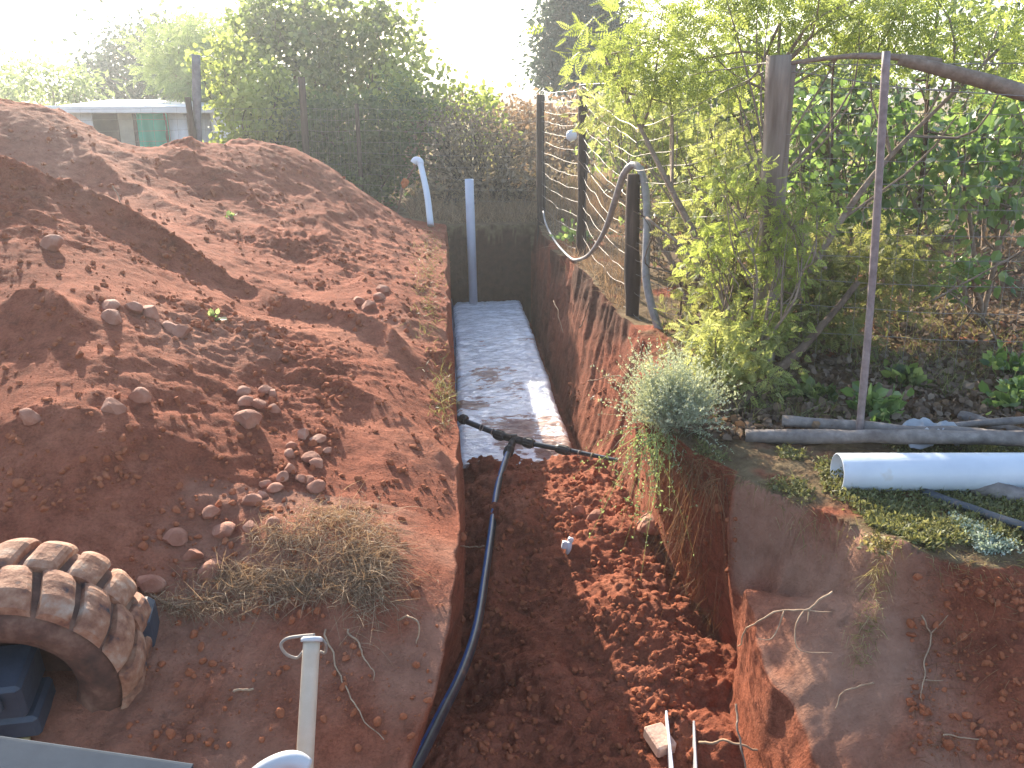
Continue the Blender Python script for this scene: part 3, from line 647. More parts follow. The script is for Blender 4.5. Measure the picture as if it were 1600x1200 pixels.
# ------------------------------------------------------------------ digger: wheel, rail, plate
def digger():
    C1 = PY(16, 1086, 2.25); root = empty('backhoe', (C1[0] - .6, 1.6, -.35), 'mud-caked machine with one chunky tyre and a pale handrail beside the trench', 'digger')
    ax = np.array([.10, -.97, -.16]); ax /= np.linalg.norm(ax)       # outward axle direction
    up = np.array([0, 0, 1.]); up -= ax * up.dot(ax); up /= np.linalg.norm(up); sd = np.cross(up, ax)
    Mx = np.stack([sd, -ax, up], -1)                                # local x sideways, y inward, z up
    R0 = .325; Wd = .32
    def TF(V): return V @ Mx.T + C1
    def revolve(prof, n=96):
        prof = np.array(prof); a = np.arange(n) / n * 2 * np.pi; V = np.stack([np.outer(np.cos(a), prof[:, 0]), np.repeat(prof[None, :, 1], n, 0), np.outer(np.sin(a), prof[:, 0])], -1).reshape(-1, 3)
        k = len(prof); i = np.arange(n)[:, None]; j = np.arange(k - 1)[None]; F = np.stack([i * k + j, i * k + j + 1, ((i + 1) % n) * k + j + 1, ((i + 1) % n) * k + j], -1).reshape(-1, 4); return V, F[:, ::-1]
    wheel = empty('wheel', (0, 0, 0), None, None); wheel.parent = root; wheel.location = tuple(C1 - np.array(root.location))
    RUB = simple('muddy_rubber', [(.3, (.055, .035, .028)), (.5, (.13, .065, .045)), (.7, (.26, .15, .10))], 11, .85, .004, .25)
    MUD = simple('lug_mud', [(.30, (.045, .04, .045)), (.42, (.22, .09, .05)), (.55, (.34, .17, .10)), (.68, (.40, .27, .19)), (.85, (.50, .40, .32))], 17, .8, .004, .3)
    m = MB(); V, F = revolve([(.175, .03), (.19, .012), (.23, -.012), (.275, -.010), (.305, .012), (R0 - .012, .035), (R0, .07), (R0 + .004, Wd / 2), (R0, Wd - .07), (R0 - .012, Wd - .03), (.29, Wd), (.2, Wd), (.175, Wd - .03)]); m.add(TF(V), F)
    tyre = m.build('tyre', RUB, wheel, True)
    # tread lugs, two staggered rows
    nL = 18
    for row in (0, 1):
        for i in range(nL):
            m = MB(); a0 = (i + .5 * row) / nL * 2 * np.pi; na, nb = 9, 7; u = np.linspace(-1, 1, na); vv = np.linspace(-1, 1, nb)
            Ug, Vg = np.meshgrid(u, vv, indexing='ij')
            yc_ = Wd * (.26 if row == 0 else .74); hw = Wd * .245; half = np.pi / nL * .76
            yy = yc_ + Vg * hw; aa = a0 + Ug * half + (.055 * (Vg if row == 0 else -Vg))
            rr = R0 + .030 - .010 * (np.abs(Ug) ** 4) - .008 * np.abs(Vg) ** 4 - (.02 * ss(.35, 1, -Vg if row == 0 else Vg))
            top = np.stack([np.cos(aa) * rr, yy, np.sin(aa) * rr], -1).reshape(-1, 3); top += (.003 * fbm(top, 16, 2, 5))[:, None] * np.stack([np.cos(aa.ravel()), aa.ravel() * 0, np.sin(aa.ravel())], -1)
            aa2 = a0 + Ug * half * 1.16 + (.055 * (Vg if row == 0 else -Vg)); yy2 = yc_ + Vg * hw * 1.05; rb = R0 - .02
            bot = np.stack([np.cos(aa2) * rb, yy2, np.sin(aa2) * rb], -1).reshape(-1, 3); n = na * nb
            I = (np.arange(na - 1)[:, None] * nb + np.arange(nb - 1)[None]).ravel(); F = [np.stack([I, I + nb, I + nb + 1, I + 1], -1)]
            rim_ = [j for j in range(nb)] + [(k_ + 1) * nb - 1 for k_ in range(1, na)] + [(na - 1) * nb + j for j in range(nb - 2, -1, -1)] + [k_ * nb for k_ in range(na - 2, 0, -1)]
            rim_ = np.array(rim_); r2 = np.roll(rim_, -1); F.append(np.stack([rim_, r2, r2 + n, rim_ + n], -1))
            m.add(TF(np.vstack([top, bot])), np.concatenate(F)); m.build('tread_lug', MUD, tyre, False)
    BLK = simple('hub_paint', [(.3, (.022, .028, .042)), (.7, (.05, .06, .08))], 10, .5, .002, .5)
    m = MB(); V, F = revolve([(.178, .03), (.172, .05), (.165, .13), (.06, .14), (.001, .14)]); m.add(TF(V), F[:, ::-1] if 0 else F); m.build('rim', simple('rim_mud', [(.3, (.05, .032, .026)), (.7, (.15, .075, .055))], 12, .8, .003), wheel, True)
    m = MB(); box(m, TF(np.array([[-.075, .0, .055]]))[0], (.30, .19, .12), Mx, .012); box(m, TF(np.array([[-.07, -.01, -.045]]))[0], (.33, .17, .08), Mx, .012); box(m, TF(np.array([[-.085, -.105, .07]]))[0], (.22, .02, .05), Mx, .006)
    m.build('hub_guard', BLK, wheel)
    m = MB(); q = TF(np.array([[-.2, -.09, -.085], [.06, -.09, -.088]])); addtube(m, q, .006, 8); m.build('trim_strip', simple('ochre_trim', [(.3, (.25, .18, .08)), (.7, (.4, .3, .14))], 20, .6, 0), wheel)
    # axle beam and chassis
    PNT = simple('blue_grey_paint', [(.3, (.03, .04, .055)), (.7, (.055, .07, .09))], 6, .85, .001, .2)
    m = MB(); box(m, C1 + np.array([-.1, .05, 0]) + -ax * .2, (.9, .14, .14), Mx, .02); m.build('axle', BLK, root)
    m = MB(); a, b = PY(-160, 1140, 1.55), PY(300, 1206, 1.52); c = PY(-160, 1500, 1.2); 
    P = np.array([a, b, PY(300, 1500, 1.15), c]); n_ = np.cross(P[1] - P[0], P[3] - P[0]); n_ /= np.linalg.norm(n_)
    V = np.vstack([P, P - n_ * .03]); m.add(V, np.array([[0, 3, 2, 1], [4, 5, 6, 7], [0, 1, 5, 4], [1, 2, 6, 5], [2, 3, 7, 6], [3, 0, 4, 7]])); addtube(m, [P[0] - n_ * .01, P[1] - n_ * .01], .012, 10); m.build('step_plate', PNT, root)
    RL = simple('rail_paint', [(.3, (.44, .33, .23)), (.6, (.54, .43, .32)), (.85, (.38, .26, .18))], 7, .45, .001, .5)
    t, b = PY(487, 1000, 1.86), PY(474, 1230, 1.66); t2 = t
    m = MB(); d = (b - t) / np.linalg.norm(b - t); P = smoothpath([t, (t + b) / 2, b, b + d * .5], 24); addtube(m, P, .0205, 20); rail = m.build('handrail', RL, root, True)
    m = MB(); addtube(m, [t - d * .008, t - d * .004, t + d * .004], [.020, .026, .026], 20); m.build('end_cap', simple('cap', [(.3, (.42, .42, .44)), (.7, (.58, .57, .56))], 20, .5, 0), rail, True)
    m = MB(); A, B = PY(485, 993, 1.86), PY(441, 1006, 1.88)
    loop = [PY(u, v, 1.87) for u, v in ((492, 992), (470, 994), (448, 998), (439, 1008), (447, 1022), (464, 1028), (474, 1018))]; addtube(m, smoothpath(loop, 30), .004, 8)
    addtube(m, smoothpath([PY(u, v, 1.88) for u, v in ((500, 996), (509, 1006), (508, 1020), (500, 1018))], 14), .0035, 8); m.build('ring', WIRE, rail, True)
    m = MB(); L = smoothpath([PY(u, v, 1.6) for u, v in ((380, 1232), (410, 1205), (440, 1190), (462, 1188), (478, 1198))], 24)
    addtube(m, L, .020, 14); m.build('hooked_bar', simple('pale_paint', [(.3, (.45, .45, .47)), (.7, (.55, .55, .55))], 8, .4, 0), root, True)
digger()
# ------------------------------------------------------------------ loose poles, scraps
def pole(name, A, B, r0, r1, mt, label, cat, wob=.08, bend=(0, 0, 0), k=9, seed=2, group=None):
    A, B = np.array(A), np.array(B); n = 24; t = np.linspace(0, 1, n)[:, None]; P = A * (1 - t) + B * t + np.array(bend) * np.sin(np.pi * t); P[:, 2] += .006 * fbm(P, 5, 3, seed); m = MB()
    addtube(m, P, np.linspace(r0, r1, n), k, wob=wob, seed=seed); o = m.at(name, mt, True); tag(o, label, cat, group); return o
pole('wooden_pole', PZ(1222, 658, .10), PZ(1640, 690, .12), .030, .034, GREYW, 'long grey pole lying nearest the drain pipe, thick end at the left', 'pole', seed=1)
pole('wooden_pole', PZ(1165, 680, .07), PZ(1600, 684, .15), .035, .034, GREYW, 'grey pole lying half buried among the grass at the bank edge', 'pole', seed=2)
pole('wooden_pole', PZ(1430, 669, .10), PZ(1680, 650, .12), .016, .02, GREYW, 'thin pale pole lying on top of the pole stack at the right', 'pole', seed=3)
pole('wooden_pole', PZ(1500, 650, .05), PZ(1690, 706, .05), .03, .035, GREYW, 'thick short pole slanting across the far end of the pole stack', 'pole', seed=4)
pole('wooden_pole', PZ(1400, 683, .03), PZ(1445, 712, .03), .012, .014, BARKP, 'small broken stick under the grey poles', 'stick', seed=5)
pole('grey_conduit', PZ(1440, 768, .02), PZ(1640, 838, .03), .022, .022, POLY, 'dark grey pipe lying under and in front of the white drain pipe', 'pipe', wob=0, seed=6)
pole('weathered_board', PZ(1520, 762, .02), PZ(1700, 800, .03), .045, .045, GREYW, 'weathered grey board under the white pipe at the right edge', 'board', seed=7)
pole('dead_branch', PY(1405, 92, 4.9), PY(2300, 366, 3.9), .033, .07, BARKP, 'thick bare grey branch at the top right reaching out of the frame', 'branch', bend=(0, 0, .03), seed=8)
pole('dead_branch', PY(1228, 100, 5.0), PY(1470, 98, 4.85), .010, .022, BARKP, 'thin bare branch running level from the tall wooden post', 'branch', bend=(0, 0, .04), seed=9)
pole('fallen_branch', PZ(1122, 652, .03), PY(1340, 440, 4.9), .034, .016, BARK, 'long brown branch slanting up from the bank edge behind the silvery shrub', 'branch', bend=(.02, 0, -.06), seed=10)
pole('fallen_branch', PY(1190, 592, 4.6), PY(1010, 340, 5.6), .012, .008, BARKP, 'thin pale branch leaning left from the tall post towards the hose', 'branch', bend=(.05, 0, .08), seed=11)
pole('bare_branch', PY(1170, 268, 5.2), PY(1290, 420, 4.9), .024, .014, BARKP, 'grey forked branch slanting down right of the tall wooden post', 'branch', seed=12)
pole('bare_branch', PY(1600, 390, 5.2), PY(1455, 470, 5.3), .006, .006, BARKP, 'thin pale twig poking in from the right edge', 'branch', seed=13)
# crumpled plastic scrap
m = MB(); n = 22; X_, Y_ = np.meshgrid(np.linspace(-.16, .16, n), np.linspace(-.1, .1, n)); P = np.stack([X_, Y_, X_ * 0], -1).reshape(-1, 3); P[:, 2] = .06 + .06 * (1 - np.abs(fbm(P, 9, 3, 4)) * 2) * ss(.2, .1, np.abs(P[:, 0])); P += PZ(1455, 700, .03)
I = (np.arange(n - 1)[:, None] * n + np.arange(n - 1)[None]).ravel(); F = np.stack([I, I + 1, I + n + 1, I + n], -1); m.add(P, F); m.add(P - (0, 0, .004), F[:, ::-1]); o = m.at('plastic_scrap', leafmat('thin_plastic', [(.5, .5, .52), (.6, .6, .62)], .4, .35, (1, 1, 1)), True); tag(o, 'crumpled pale plastic scrap among the grey poles', 'plastic scrap')
# white connector on the trench floor
h0, _ = hit(888, 862); root = empty('plastic_connector', h0, 'small white plastic connector standing in the loose soil of the trench floor', 'connector')
m = MB(); addtube(m, [h0 + (0, 0, -.01), h0 + (.005, 0, .06)], .016, 16); m.build('barrel', PVC, root, True); m = MB(); box(m, h0 + (-.022, 0, .045), (.03, .03, .045), rotm((0, 1, 0), .2), .006); box(m, h0 + (.012, 0, .075), (.032, .024, .026), rotm((0, 1, 0), .3), .006); m.build('clip', PVC, root)
# boards at the foot of the picture
for i, (A, B, w_, lab) in enumerate((((1041, 1116, -.90), (1056, 1260, -.88), .010, 'white-edged board stuck upright in the soil at the foot of the trench'), ((1084, 1132, -.90), (1090, 1260, -.88), .010, 'narrow grey board standing just right of the white-edged board'))):
    a_, b_2 = PZ(*A), PZ(*B); m = MB(); d = b_2 - a_; L = np.linalg.norm(d); d /= L; s_ = np.cross(d, [0, 0, 1.]); s_ /= np.linalg.norm(s_); box(m, (a_ + b_2) / 2 - (0, 0, .06), (L, w_, .16), np.stack([d, s_, np.cross(d, s_)], -1), .003)
    o = m.at('board', PVC if i == 0 else simple('grey_board', [(.3, (.30, .29, .30)), (.7, (.42, .40, .40))], 12, .7, .002)); tag(o, lab, 'board')
# ------------------------------------------------------------------ stones and clods
def ico(sub=2):
    import bmesh; bm = bmesh.new(); bmesh.ops.create_icosphere(bm, subdivisions=sub, radius=1); V = np.array([v.co[:] for v in bm.verts]); F = np.array([[v.index for v in f_.verts] for f_ in bm.faces]); bm.free(); return V, F
IV, IF = ico(3); JV, JF = ico(1); KV, KF = ico(2)
def lump(V, seed, ang=.35, rough=.18):
    """angular lump: sphere cut by random planes"""
    g = np.random.default_rng(seed); V = V.copy()
    for _ in range(9):
        n = g.normal(size=3); n /= np.linalg.norm(n); h = .55 + .35 * g.random(); d = V @ n - h; V = V - np.where(d > 0, d * .9, 0)[:, None] * n
    return V * (1 + rough * .35 * fbm(V + seed * 3, 1.6, 3, 9))[:, None]
stone_px = []
def cluster(n, u0, u1, v0, v1, s0, s1, label, group, seed):
    g = np.random.default_rng(seed)
    for i in range(n):
        u, v = g.uniform(u0, u1), g.uniform(v0, v1); stone_px.append((u, v, g.uniform(s0, s1), label, group))
def chain(pts, s0, s1, label, group, seed):
    g = np.random.default_rng(seed)
    for u, v in pts: stone_px.append((u + g.uniform(-3, 3), v + g.uniform(-3, 3), g.uniform(s0, s1), label, group))
chain([(172, 478), (205, 485), (232, 490), (176, 498)], .042, .058, 'brown stone in the row halfway up the heap', 'stones in a row on the heap slope', 1)
chain([(268, 515), (285, 520)], .045, .05, 'reddish flat stone just right of the stone row', 'stones beside the row', 2)
chain([(388, 662)], .06, .062, 'pale flat stone lying alone on the heap slope above the stone cluster', 'flat stone', 3)
chain([(412, 612), (428, 616), (402, 636), (428, 638), (384, 628), (378, 612)], .026, .04, 'small brown stone in the upper cluster', 'upper cluster of stones', 4)
chain([(472, 678), (498, 690), (512, 708), (450, 710), (486, 715), (450, 735), (494, 730), (486, 752), (470, 748), (412, 755), (430, 768), (410, 778), (440, 748), (492, 762), (395, 785), (425, 820), (458, 695)], .026, .042, 'rounded stone in the cluster above the dry grass', 'lower cluster of stones', 5)
chain([(330, 805), (275, 840), (350, 830), (240, 915), (335, 890), (390, 830), (300, 870)], .03, .05, 'red soil-caked stone above the tyre', 'stones above the tyre', 6)
chain([(78, 383)], .07, .075, 'flat pinkish stone high on the left of the heap', 'single stone high on heap', 7)
chain([(50, 650), (215, 620), (175, 640)], .045, .06, 'dull pink stone on the left edge of the heap', 'stones at the left edge', 8)
chain([(590, 468), (575, 480), (558, 470), (600, 455)], .05, .06, 'dusty stone by the far left lip', 'stones by the far trench lip', 9)
chain([(1020, 822)], .085, .09, 'big rounded red boulder at the foot of the right trench wall', 'boulder', 10)
chain([(905, 800), (935, 812)], .05, .06, 'reddish rock buried at the near end of the white sheeting', 'rocks near the sheeting', 11)
protos = [mkmesh('stone', lump(IV, i + 50), [IF], False) for i in range(7)]
for p_ in protos: p_.materials.append(STONE)
ORD = 'topmost second third fourth fifth sixth seventh eighth ninth tenth eleventh twelfth thirteenth fourteenth fifteenth sixteenth seventeenth eighteenth'.split()
stone_px.sort(key=lambda q: (q[4], q[1])); cnt = {}
for i, (u, v, s, lab, grp) in enumerate(stone_px):
    k_ = cnt.get(grp, 0); cnt[grp] = k_ + 1
    if sum(q[4] == grp for q in stone_px) > 1: lab = f'{lab}, {ORD[k_]}' + (' from the top' if k_ else '')
    else: grp = None
    h, nn = hit(u, v); 
    o = bpy.data.objects.new('boulder' if 'boulder' in lab else 'stone', protos[i % 7]); sc.collection.objects.link(o); tag(o, lab, 'stone', grp)
    o.location = tuple(h + nn * s * .15); o.scale = (s * rng.uniform(.9, 1.3), s * rng.uniform(.8, 1.1), s * rng.uniform(.6, .85)); o.rotation_euler = tuple(rng.uniform(-.5, .5, 2)) + (rng.uniform(0, 6.28),)
# brick piece at the bottom
h0, _ = hit(1030, 1165); m = MB(); box(m, h0 + (0, 0, .03), (.09, .13, .06), rotm((0, 0, 1), .3) @ rotm((1, 0, 0), .12), .008); o = m.at('brick_piece', simple('pale_brick', [(.3, (.55, .33, .24)), (.7, (.68, .47, .36))], 25, .85, .004)); tag(o, 'broken pale brick lying against the white-edged board', 'brick')
# loose soil clods: on the slopes by roughness
def clods(name, cells, n, smin, smax, label, seed):
    g = np.random.default_rng(seed); mb = MB(); tv = [lump(KV, 80 + k, rough=.4) for k in range(5)]; ti = [lump(JV, 90 + k, rough=.4) for k in range(5)]
    P, S = [], []
    for (u0, u1, v0, v1, wgt) in cells:
        for _ in range(int(n * wgt)):
            u, v = g.uniform(u0, u1), g.uniform(v0, v1); h, nn = hit(u, v)
            if h[1] > 11.2 or (h[0] > .05 and h[1] > 6.1 and h[0] < .95) or (h[0] > 1.2 and h[2] > -.06 and h[1] > 3.4): continue
            r_ = vnoise(h[None], 1.7, 41)[0] * .6 + vnoise(h[None], 5, 44)[0] * .7
            if g.random() > .25 + 1.2 * max(r_, 0): continue
            s = smin + (smax - smin) * g.random() ** 4; P.append(h + nn * s * .2); S.append(s * (.6 + .12 * h[1]))
    P, S = np.array(P), np.array(S); k = g.integers(0, 5, len(P)); big = S > np.quantile(S, .8)
    for j in range(5):
        for B, T, Fc in ((True, tv, KF), (False, ti, JF)):
            q = (k == j) & (big == B)
            if q.any(): inst(mb, T[j], [Fc], P[q], frames(g.normal(size=(q.sum(), 3))), S[q][:, None] * g.uniform(.6, 1.2, (q.sum(), 3)))
    me = mkmesh(name, np.concatenate(mb.V), [np.concatenate(mb.F[3])], False); o = obj(name, me, CLOD); return tag(o, label, kind='stuff')
clods('soil_crumbs', [(0, 710, 200, 800, 1), (0, 700, 300, 800, .7), (200, 700, 800, 1180, .35), (400, 520, 600, 800, .15)], 5200, .003, .020, 'loose crumbs and clods of red soil over the heap', 1)
clods('trench_rubble', [(720, 1080, 730, 1190, 1), (880, 1150, 600, 900, .3), (1420, 1600, 900, 1190, .3), (950, 1090, 780, 1190, .4)], 5000, .003, .022, 'crumbled red soil on the trench floor and low right bank', 2)
# ------------------------------------------------------------------ vegetation
D4 = (np.array([[0, 0, 0], [.5, .26, .05], [1, 0, -.04], [.5, -.26, .05]]), [np.array([[0, 1, 2], [0, 2, 3]])])
BR = (np.array([[0, 0, 0], [.22, .34, .05], [.62, .36, .02], [1, 0, -.10], [.62, -.36, .02], [.22, -.34, .05], [.45, 0, -.05]]), [np.array([[0, 6, 1], [1, 6, 2], [2, 6, 3], [3, 6, 4], [4, 6, 5], [5, 6, 0]])])
def frondT(npair=7, ll=.30, lw=.10, curve=-.25):
    V, F = [], []
    def q(o, d, l, w_):
        n = len(V); sd = np.array([-d[1], d[0], 0.]); V.extend([o, o + d * l * .5 + sd * w_, o + d * l + (0, 0, -.04), o + d * l * .5 - sd * w_]); F.append([n, n + 1, n + 2]); F.append([n, n + 2, n + 3])
    for i in range(npair):
        t = (i + 1) / (npair + .5); o = np.array([t, 0, curve * t * t]); L = ll * math.sin(math.pi * (.22 + .7 * t))
        for s_ in (-1, 1): d = np.array([.45, s_ * .89, -.1]); q(o, d, L, lw * .5)
    q(np.array([.95, 0, curve * .9]), np.array([1., 0, -.2]), ll * .7, lw * .5)
    n = len(V); V.extend([np.array([0, .008, 0]), np.array([0, -.008, 0]), np.array([.5, -.006, curve * .25]), np.array([1, 0, curve]), np.array([.5, .006, curve * .25])]); F.extend([[n, n + 1, n + 2], [n, n + 2, n + 4], [n + 4, n + 2, n + 3]])
    return np.array(V), [np.array(F)]
FR = frondT(); FR2 = frondT(5, .42, .17, -.12)
def blades(mb, B, D, L, W, droop=.5, seg_=4, g=rng, a=None):
    """curved tapering ribbons from B along D"""
    n = len(B); D = D / np.linalg.norm(D, axis=1)[:, None]; L = np.broadcast_to(L, n); W = np.broadcast_to(W, n)
    S = np.cross(D, g.normal(size=(n, 3))); S /= np.linalg.norm(S, axis=1)[:, None]; V = []; dr = np.broadcast_to(droop, n) * g.uniform(.3, 1.3, n)
    cv = g.normal(size=(n, 3)) * .18
    for i in range(seg_ + 1):
        t = i / seg_; c = B + (D * t + cv * t * t) * L[:, None]; c[:, 2] -= dr * L * t * t; w_ = (W * (1 - t * .85) * .5)[:, None]; V.append(c - S * w_); V.append(c + S * w_)
    V = np.stack(V, 1); k = 2 * (seg_ + 1); base = (np.arange(n) * k)[:, None, None]; F = np.array([[2 * i, 2 * i + 1, 2 * i + 3, 2 * i + 2] for i in range(seg_)])[None] + base
    a = g.random(n) if a is None else a; return mb.addm(V.reshape(-1, 3), [F.reshape(-1, 4)], np.repeat(a, k))
def ell(u, v, y, ru, rv, ry=None, w_=1.):
    k = y / 1386 * 1.03; return (PY(u, v, y), np.array([ru * k, (ry if ry else ru * k), rv * k]), w_)
def plant(name, label, cat, base, ells, ncl, npc, size, tmpl, lmat, bmat, sig=.10, tr=.05, group=None, flat=.5, nlimb=8, seed=0, twig=.004, shell=.5, limbs=True, droop=.3, avoid=None):
    """trunk and limbs reaching to leaf clumps that fill ellipsoidal masses"""
    g = np.random.default_rng(seed + 1000); base = np.array(base, float); W_ = np.array([e[2] * np.prod(e[1]) ** .5 for e in ells]); W_ /= W_.sum(); C_ = []
    for e, wv in zip(ells, W_):
        n = max(2, int(ncl * wv)); q = g.normal(size=(n, 3)); q /= np.linalg.norm(q, axis=1)[:, None]; q *= (shell + (1 - shell) * g.random(n) ** .6)[:, None] ** 1; C_.append(e[0] + q * e[1])
    C_ = np.concatenate(C_); C_ = C_[C_[:, 2] > .05]
    if avoid is not None: C_ = C_[avoid(C_)]
    root = empty(name, base, label, cat, group); tm = MB(); hubs = []
    for e in ells:
        if limbs and (len(ells) < 7 or len(hubs) * 3 <= [id(x) for x in ells].index(id(e))):
            c = e[0] - (0, 0, e[1][2] * .35); mid = base * .5 + c * .5 + g.normal(size=3) * .06 * np.linalg.norm(c - base); mid[2] = base[2] + (c[2] - base[2]) * .6
            P = smoothpath([base - (0, 0, .12), base + (mid - base) * .35 + g.normal(size=3) * .02, mid, c], 16); addtube(tm, P, np.linspace(tr, tr * .3, 16), 7, wob=.1); hubs.append((P, e))
    for c in C_[:: max(1, len(C_) // (nlimb * max(len(ells), 1)))]:
        if hubs:
            P, e = min(hubs, key=lambda h: np.linalg.norm(h[1][0] - c)); s_ = P[g.integers(7, 16)]; m_ = (s_ + c) / 2 + g.normal(size=3) * .12 * np.linalg.norm(c - s_); addtube(tm, smoothpath([s_, m_, c], 7), np.linspace(tr * .28 + .002, twig, 7), 4, cap=False)
    if limbs: tm.build('trunk' if tr > .03 else 'stem', bmat, root, True)
    mb = MB(); n = len(C_) * npc; cen = np.repeat(C_, npc, 0); sg = sig * np.repeat(g.uniform(.6, 1.4, len(C_)), npc)[:, None]; off = g.normal(size=(n, 3)) * (1, 1, flat + .3); P = cen + off * sg
    D = off * .6 + g.normal(size=(n, 3)) * .7; D[:, 2] -= droop; shade = np.repeat(g.uniform(0, .55, len(C_)), npc) + g.uniform(0, .45, n)
    ok = P[:, 2] > .02
    inst(mb, tmpl[0], tmpl[1], P[ok], frames(D[ok]), size * g.uniform(.6, 1.25, ok.sum()), shade[ok]); mb.build('crown' if tr > .03 else 'foliage', lmat, root); return root
G_BRIGHT = leafmat('leaf_yellow_green', [(.15, .19, .05), (.25, .30, .09), (.40, .44, .16)], .62)
G_MID = leafmat('leaf_green', [(.055, .085, .03), (.135, .18, .06), (.28, .32, .13)], .64, .35, spec=.7)
G_BROAD = leafmat('leaf_broad', [(.07, .12, .04), (.14, .22, .07), (.27, .36, .15)], .55, .28, spec=.8)
G_DARK = leafmat('leaf_dark', [(.035, .065, .035), (.075, .12, .05), (.15, .20, .08)], .6)
G_BLUE = leafmat('leaf_blue_dark', [(.03, .05, .045), (.05, .08, .065), (.08, .12, .09)], .3)
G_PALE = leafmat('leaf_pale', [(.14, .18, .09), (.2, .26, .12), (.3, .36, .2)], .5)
G_YEL = leafmat('leaf_yellow', [(.15, .16, .06), (.29, .32, .13), (.45, .45, .22)], .6)
G_OLIVE = leafmat('leaf_olive', [(.10, .11, .04), (.20, .21, .085), (.34, .32, .15)], .6)
G_SILV = leafmat('leaf_silver', [(.24, .27, .20), (.36, .39, .29), (.50, .52, .40)], .35)
STRAW = leafmat('straw', [(.17, .11, .065), (.32, .215, .13), (.50, .36, .23)], .3, .7, (1.2, 1.05, .85))
STRAWD = leafmat('dry_twigs', [(.10, .07, .05), (.19, .14, .095), (.30, .23, .16)], .25, .8, (1.1, 1, .8))
STRAWM = leafmat('thicket', [(.12, .09, .06), (.24, .185, .12), (.40, .32, .21)], .4, .7, (1.1, 1, .85))
ROOTM = leafmat('roots', [(.10, .05, .025), (.22, .11, .05), (.34, .20, .10)], .3, .7, (1.2, 1, .8))
DEAD = leafmat('dead_leaves', [(.10, .062, .04), (.19, .125, .085), (.30, .22, .155)], .25, .8, (1.1, 1, .85))
def gb(u, v, y): P = PY(u, v, y); return np.array([P[0], P[1], ground(P[0], P[1]) if y < 30 else 0])
# far and middle distance, left to right
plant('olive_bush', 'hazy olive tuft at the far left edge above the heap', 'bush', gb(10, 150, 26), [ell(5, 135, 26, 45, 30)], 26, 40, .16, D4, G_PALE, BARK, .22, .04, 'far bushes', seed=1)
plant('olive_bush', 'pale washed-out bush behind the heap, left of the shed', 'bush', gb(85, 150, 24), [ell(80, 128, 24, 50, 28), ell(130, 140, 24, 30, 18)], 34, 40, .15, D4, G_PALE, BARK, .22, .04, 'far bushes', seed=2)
plant('dark_tree', 'round blue-green tree far behind the shed', 'tree', gb(235, 150, 30), [ell(215, 112, 30, 70, 50), ell(262, 85, 30, 75, 48), ell(180, 135, 30, 35, 28), ell(300, 120, 30, 50, 45)], 130, 60, .20, D4, G_BLUE, BARK, .30, .12, seed=3, shell=.3)
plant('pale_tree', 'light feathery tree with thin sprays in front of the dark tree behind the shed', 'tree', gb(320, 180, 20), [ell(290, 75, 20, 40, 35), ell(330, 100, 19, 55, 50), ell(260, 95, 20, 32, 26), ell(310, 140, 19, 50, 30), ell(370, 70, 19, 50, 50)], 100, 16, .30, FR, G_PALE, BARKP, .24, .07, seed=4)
plant('shrub', 'yellow-green bush just right of the slate-coloured fence post', 'bush', gb(400, 240, 14), [ell(375, 120, 14, 50, 50), ell(420, 170, 13.6, 55, 55), ell(395, 200, 13.5, 50, 45), ell(345, 95, 14.5, 40, 40)], 75, 44, .085, BR, G_BRIGHT, BARK, .10, .035, 'bushes behind the fence', seed=5)
plant('shrub_tree', 'tall leafy green tree rising above the bushes, left of the frame middle', 'tree', gb(480, 240, 16), [ell(400, 25, 16, 50, 40), ell(460, 80, 15.8, 75, 62), ell(540, 85, 15.5, 85, 75), ell(610, 85, 15.5, 55, 65), ell(500, 40, 15.8, 50, 35), ell(480, 160, 15, 90, 55)], 185, 50, .10, BR, G_MID, BARK, .14, .06, 'bushes behind the fence', seed=6, shell=.3)
plant('shrub', 'big dark bush filling the fence line behind the leaning white pipe', 'bush', gb(560, 300, 13.4), [ell(480, 215, 13.6, 55, 50), ell(540, 210, 13.4, 75, 75), ell(620, 220, 13.3, 65, 75), ell(570, 290, 13, 85, 50), ell(440, 225, 13.8, 40, 40)], 230, 50, .075, BR, G_DARK, WOODD, .13, .05, 'bushes behind the fence', seed=7, shell=.2)
plant('shrub', 'sunlit light green bush above the dark bush near the vent pipe', 'bush', gb(670, 300, 14.5), [ell(660, 140, 14.6, 60, 48), ell(715, 175, 14.5, 50, 40), ell(630, 175, 14.3, 50, 40), ell(765, 205, 14.6, 35, 30)], 70, 44, .085, BR, G_BRIGHT, BARK, .12, .04, 'bushes behind the fence', seed=8)
plant('dry_bush', 'bare brown thicket behind the end of the trench', 'bush', gb(760, 300, 12.6), [ell(700, 225, 13, 45, 55), ell(735, 240, 12.8, 60, 60), ell(790, 230, 13, 45, 50), ell(700, 300, 12.4, 60, 40), ell(810, 290, 12.5, 50, 50)], 190, 28, .08, D4, STRAWM, WOODD, .15, .04, seed=9, twig=.003, nlimb=30)
plant('dark_tree', 'tall dark conifer rising behind the fence near the middle of the sky', 'tree', gb(915, 120, 22), [ell(915, 100, 22, 50, 40), ell(915, 40, 22, 50, 60), ell(875, 60, 22, 32, 55), ell(880, -10, 22, 30, 50), ell(930, -40, 22, 42, 60), ell(870, 110, 22, 30, 20), ell(960, 90, 22, 30, 50)], 300, 64, .14, D4, G_BLUE, BARK, .20, .12, seed=10, shell=.2)
plant('dry_bush', 'straw-coloured dry bush behind the far fence corner', 'bush', gb(860, 250, 15), [ell(850, 210, 15, 45, 50), ell(800, 195, 15.5, 40, 28), ell(900, 210, 14, 40, 50)], 110, 30, .10, D4, STRAW, STRAWD, .17, .035, seed=11, twig=.003, nlimb=20)
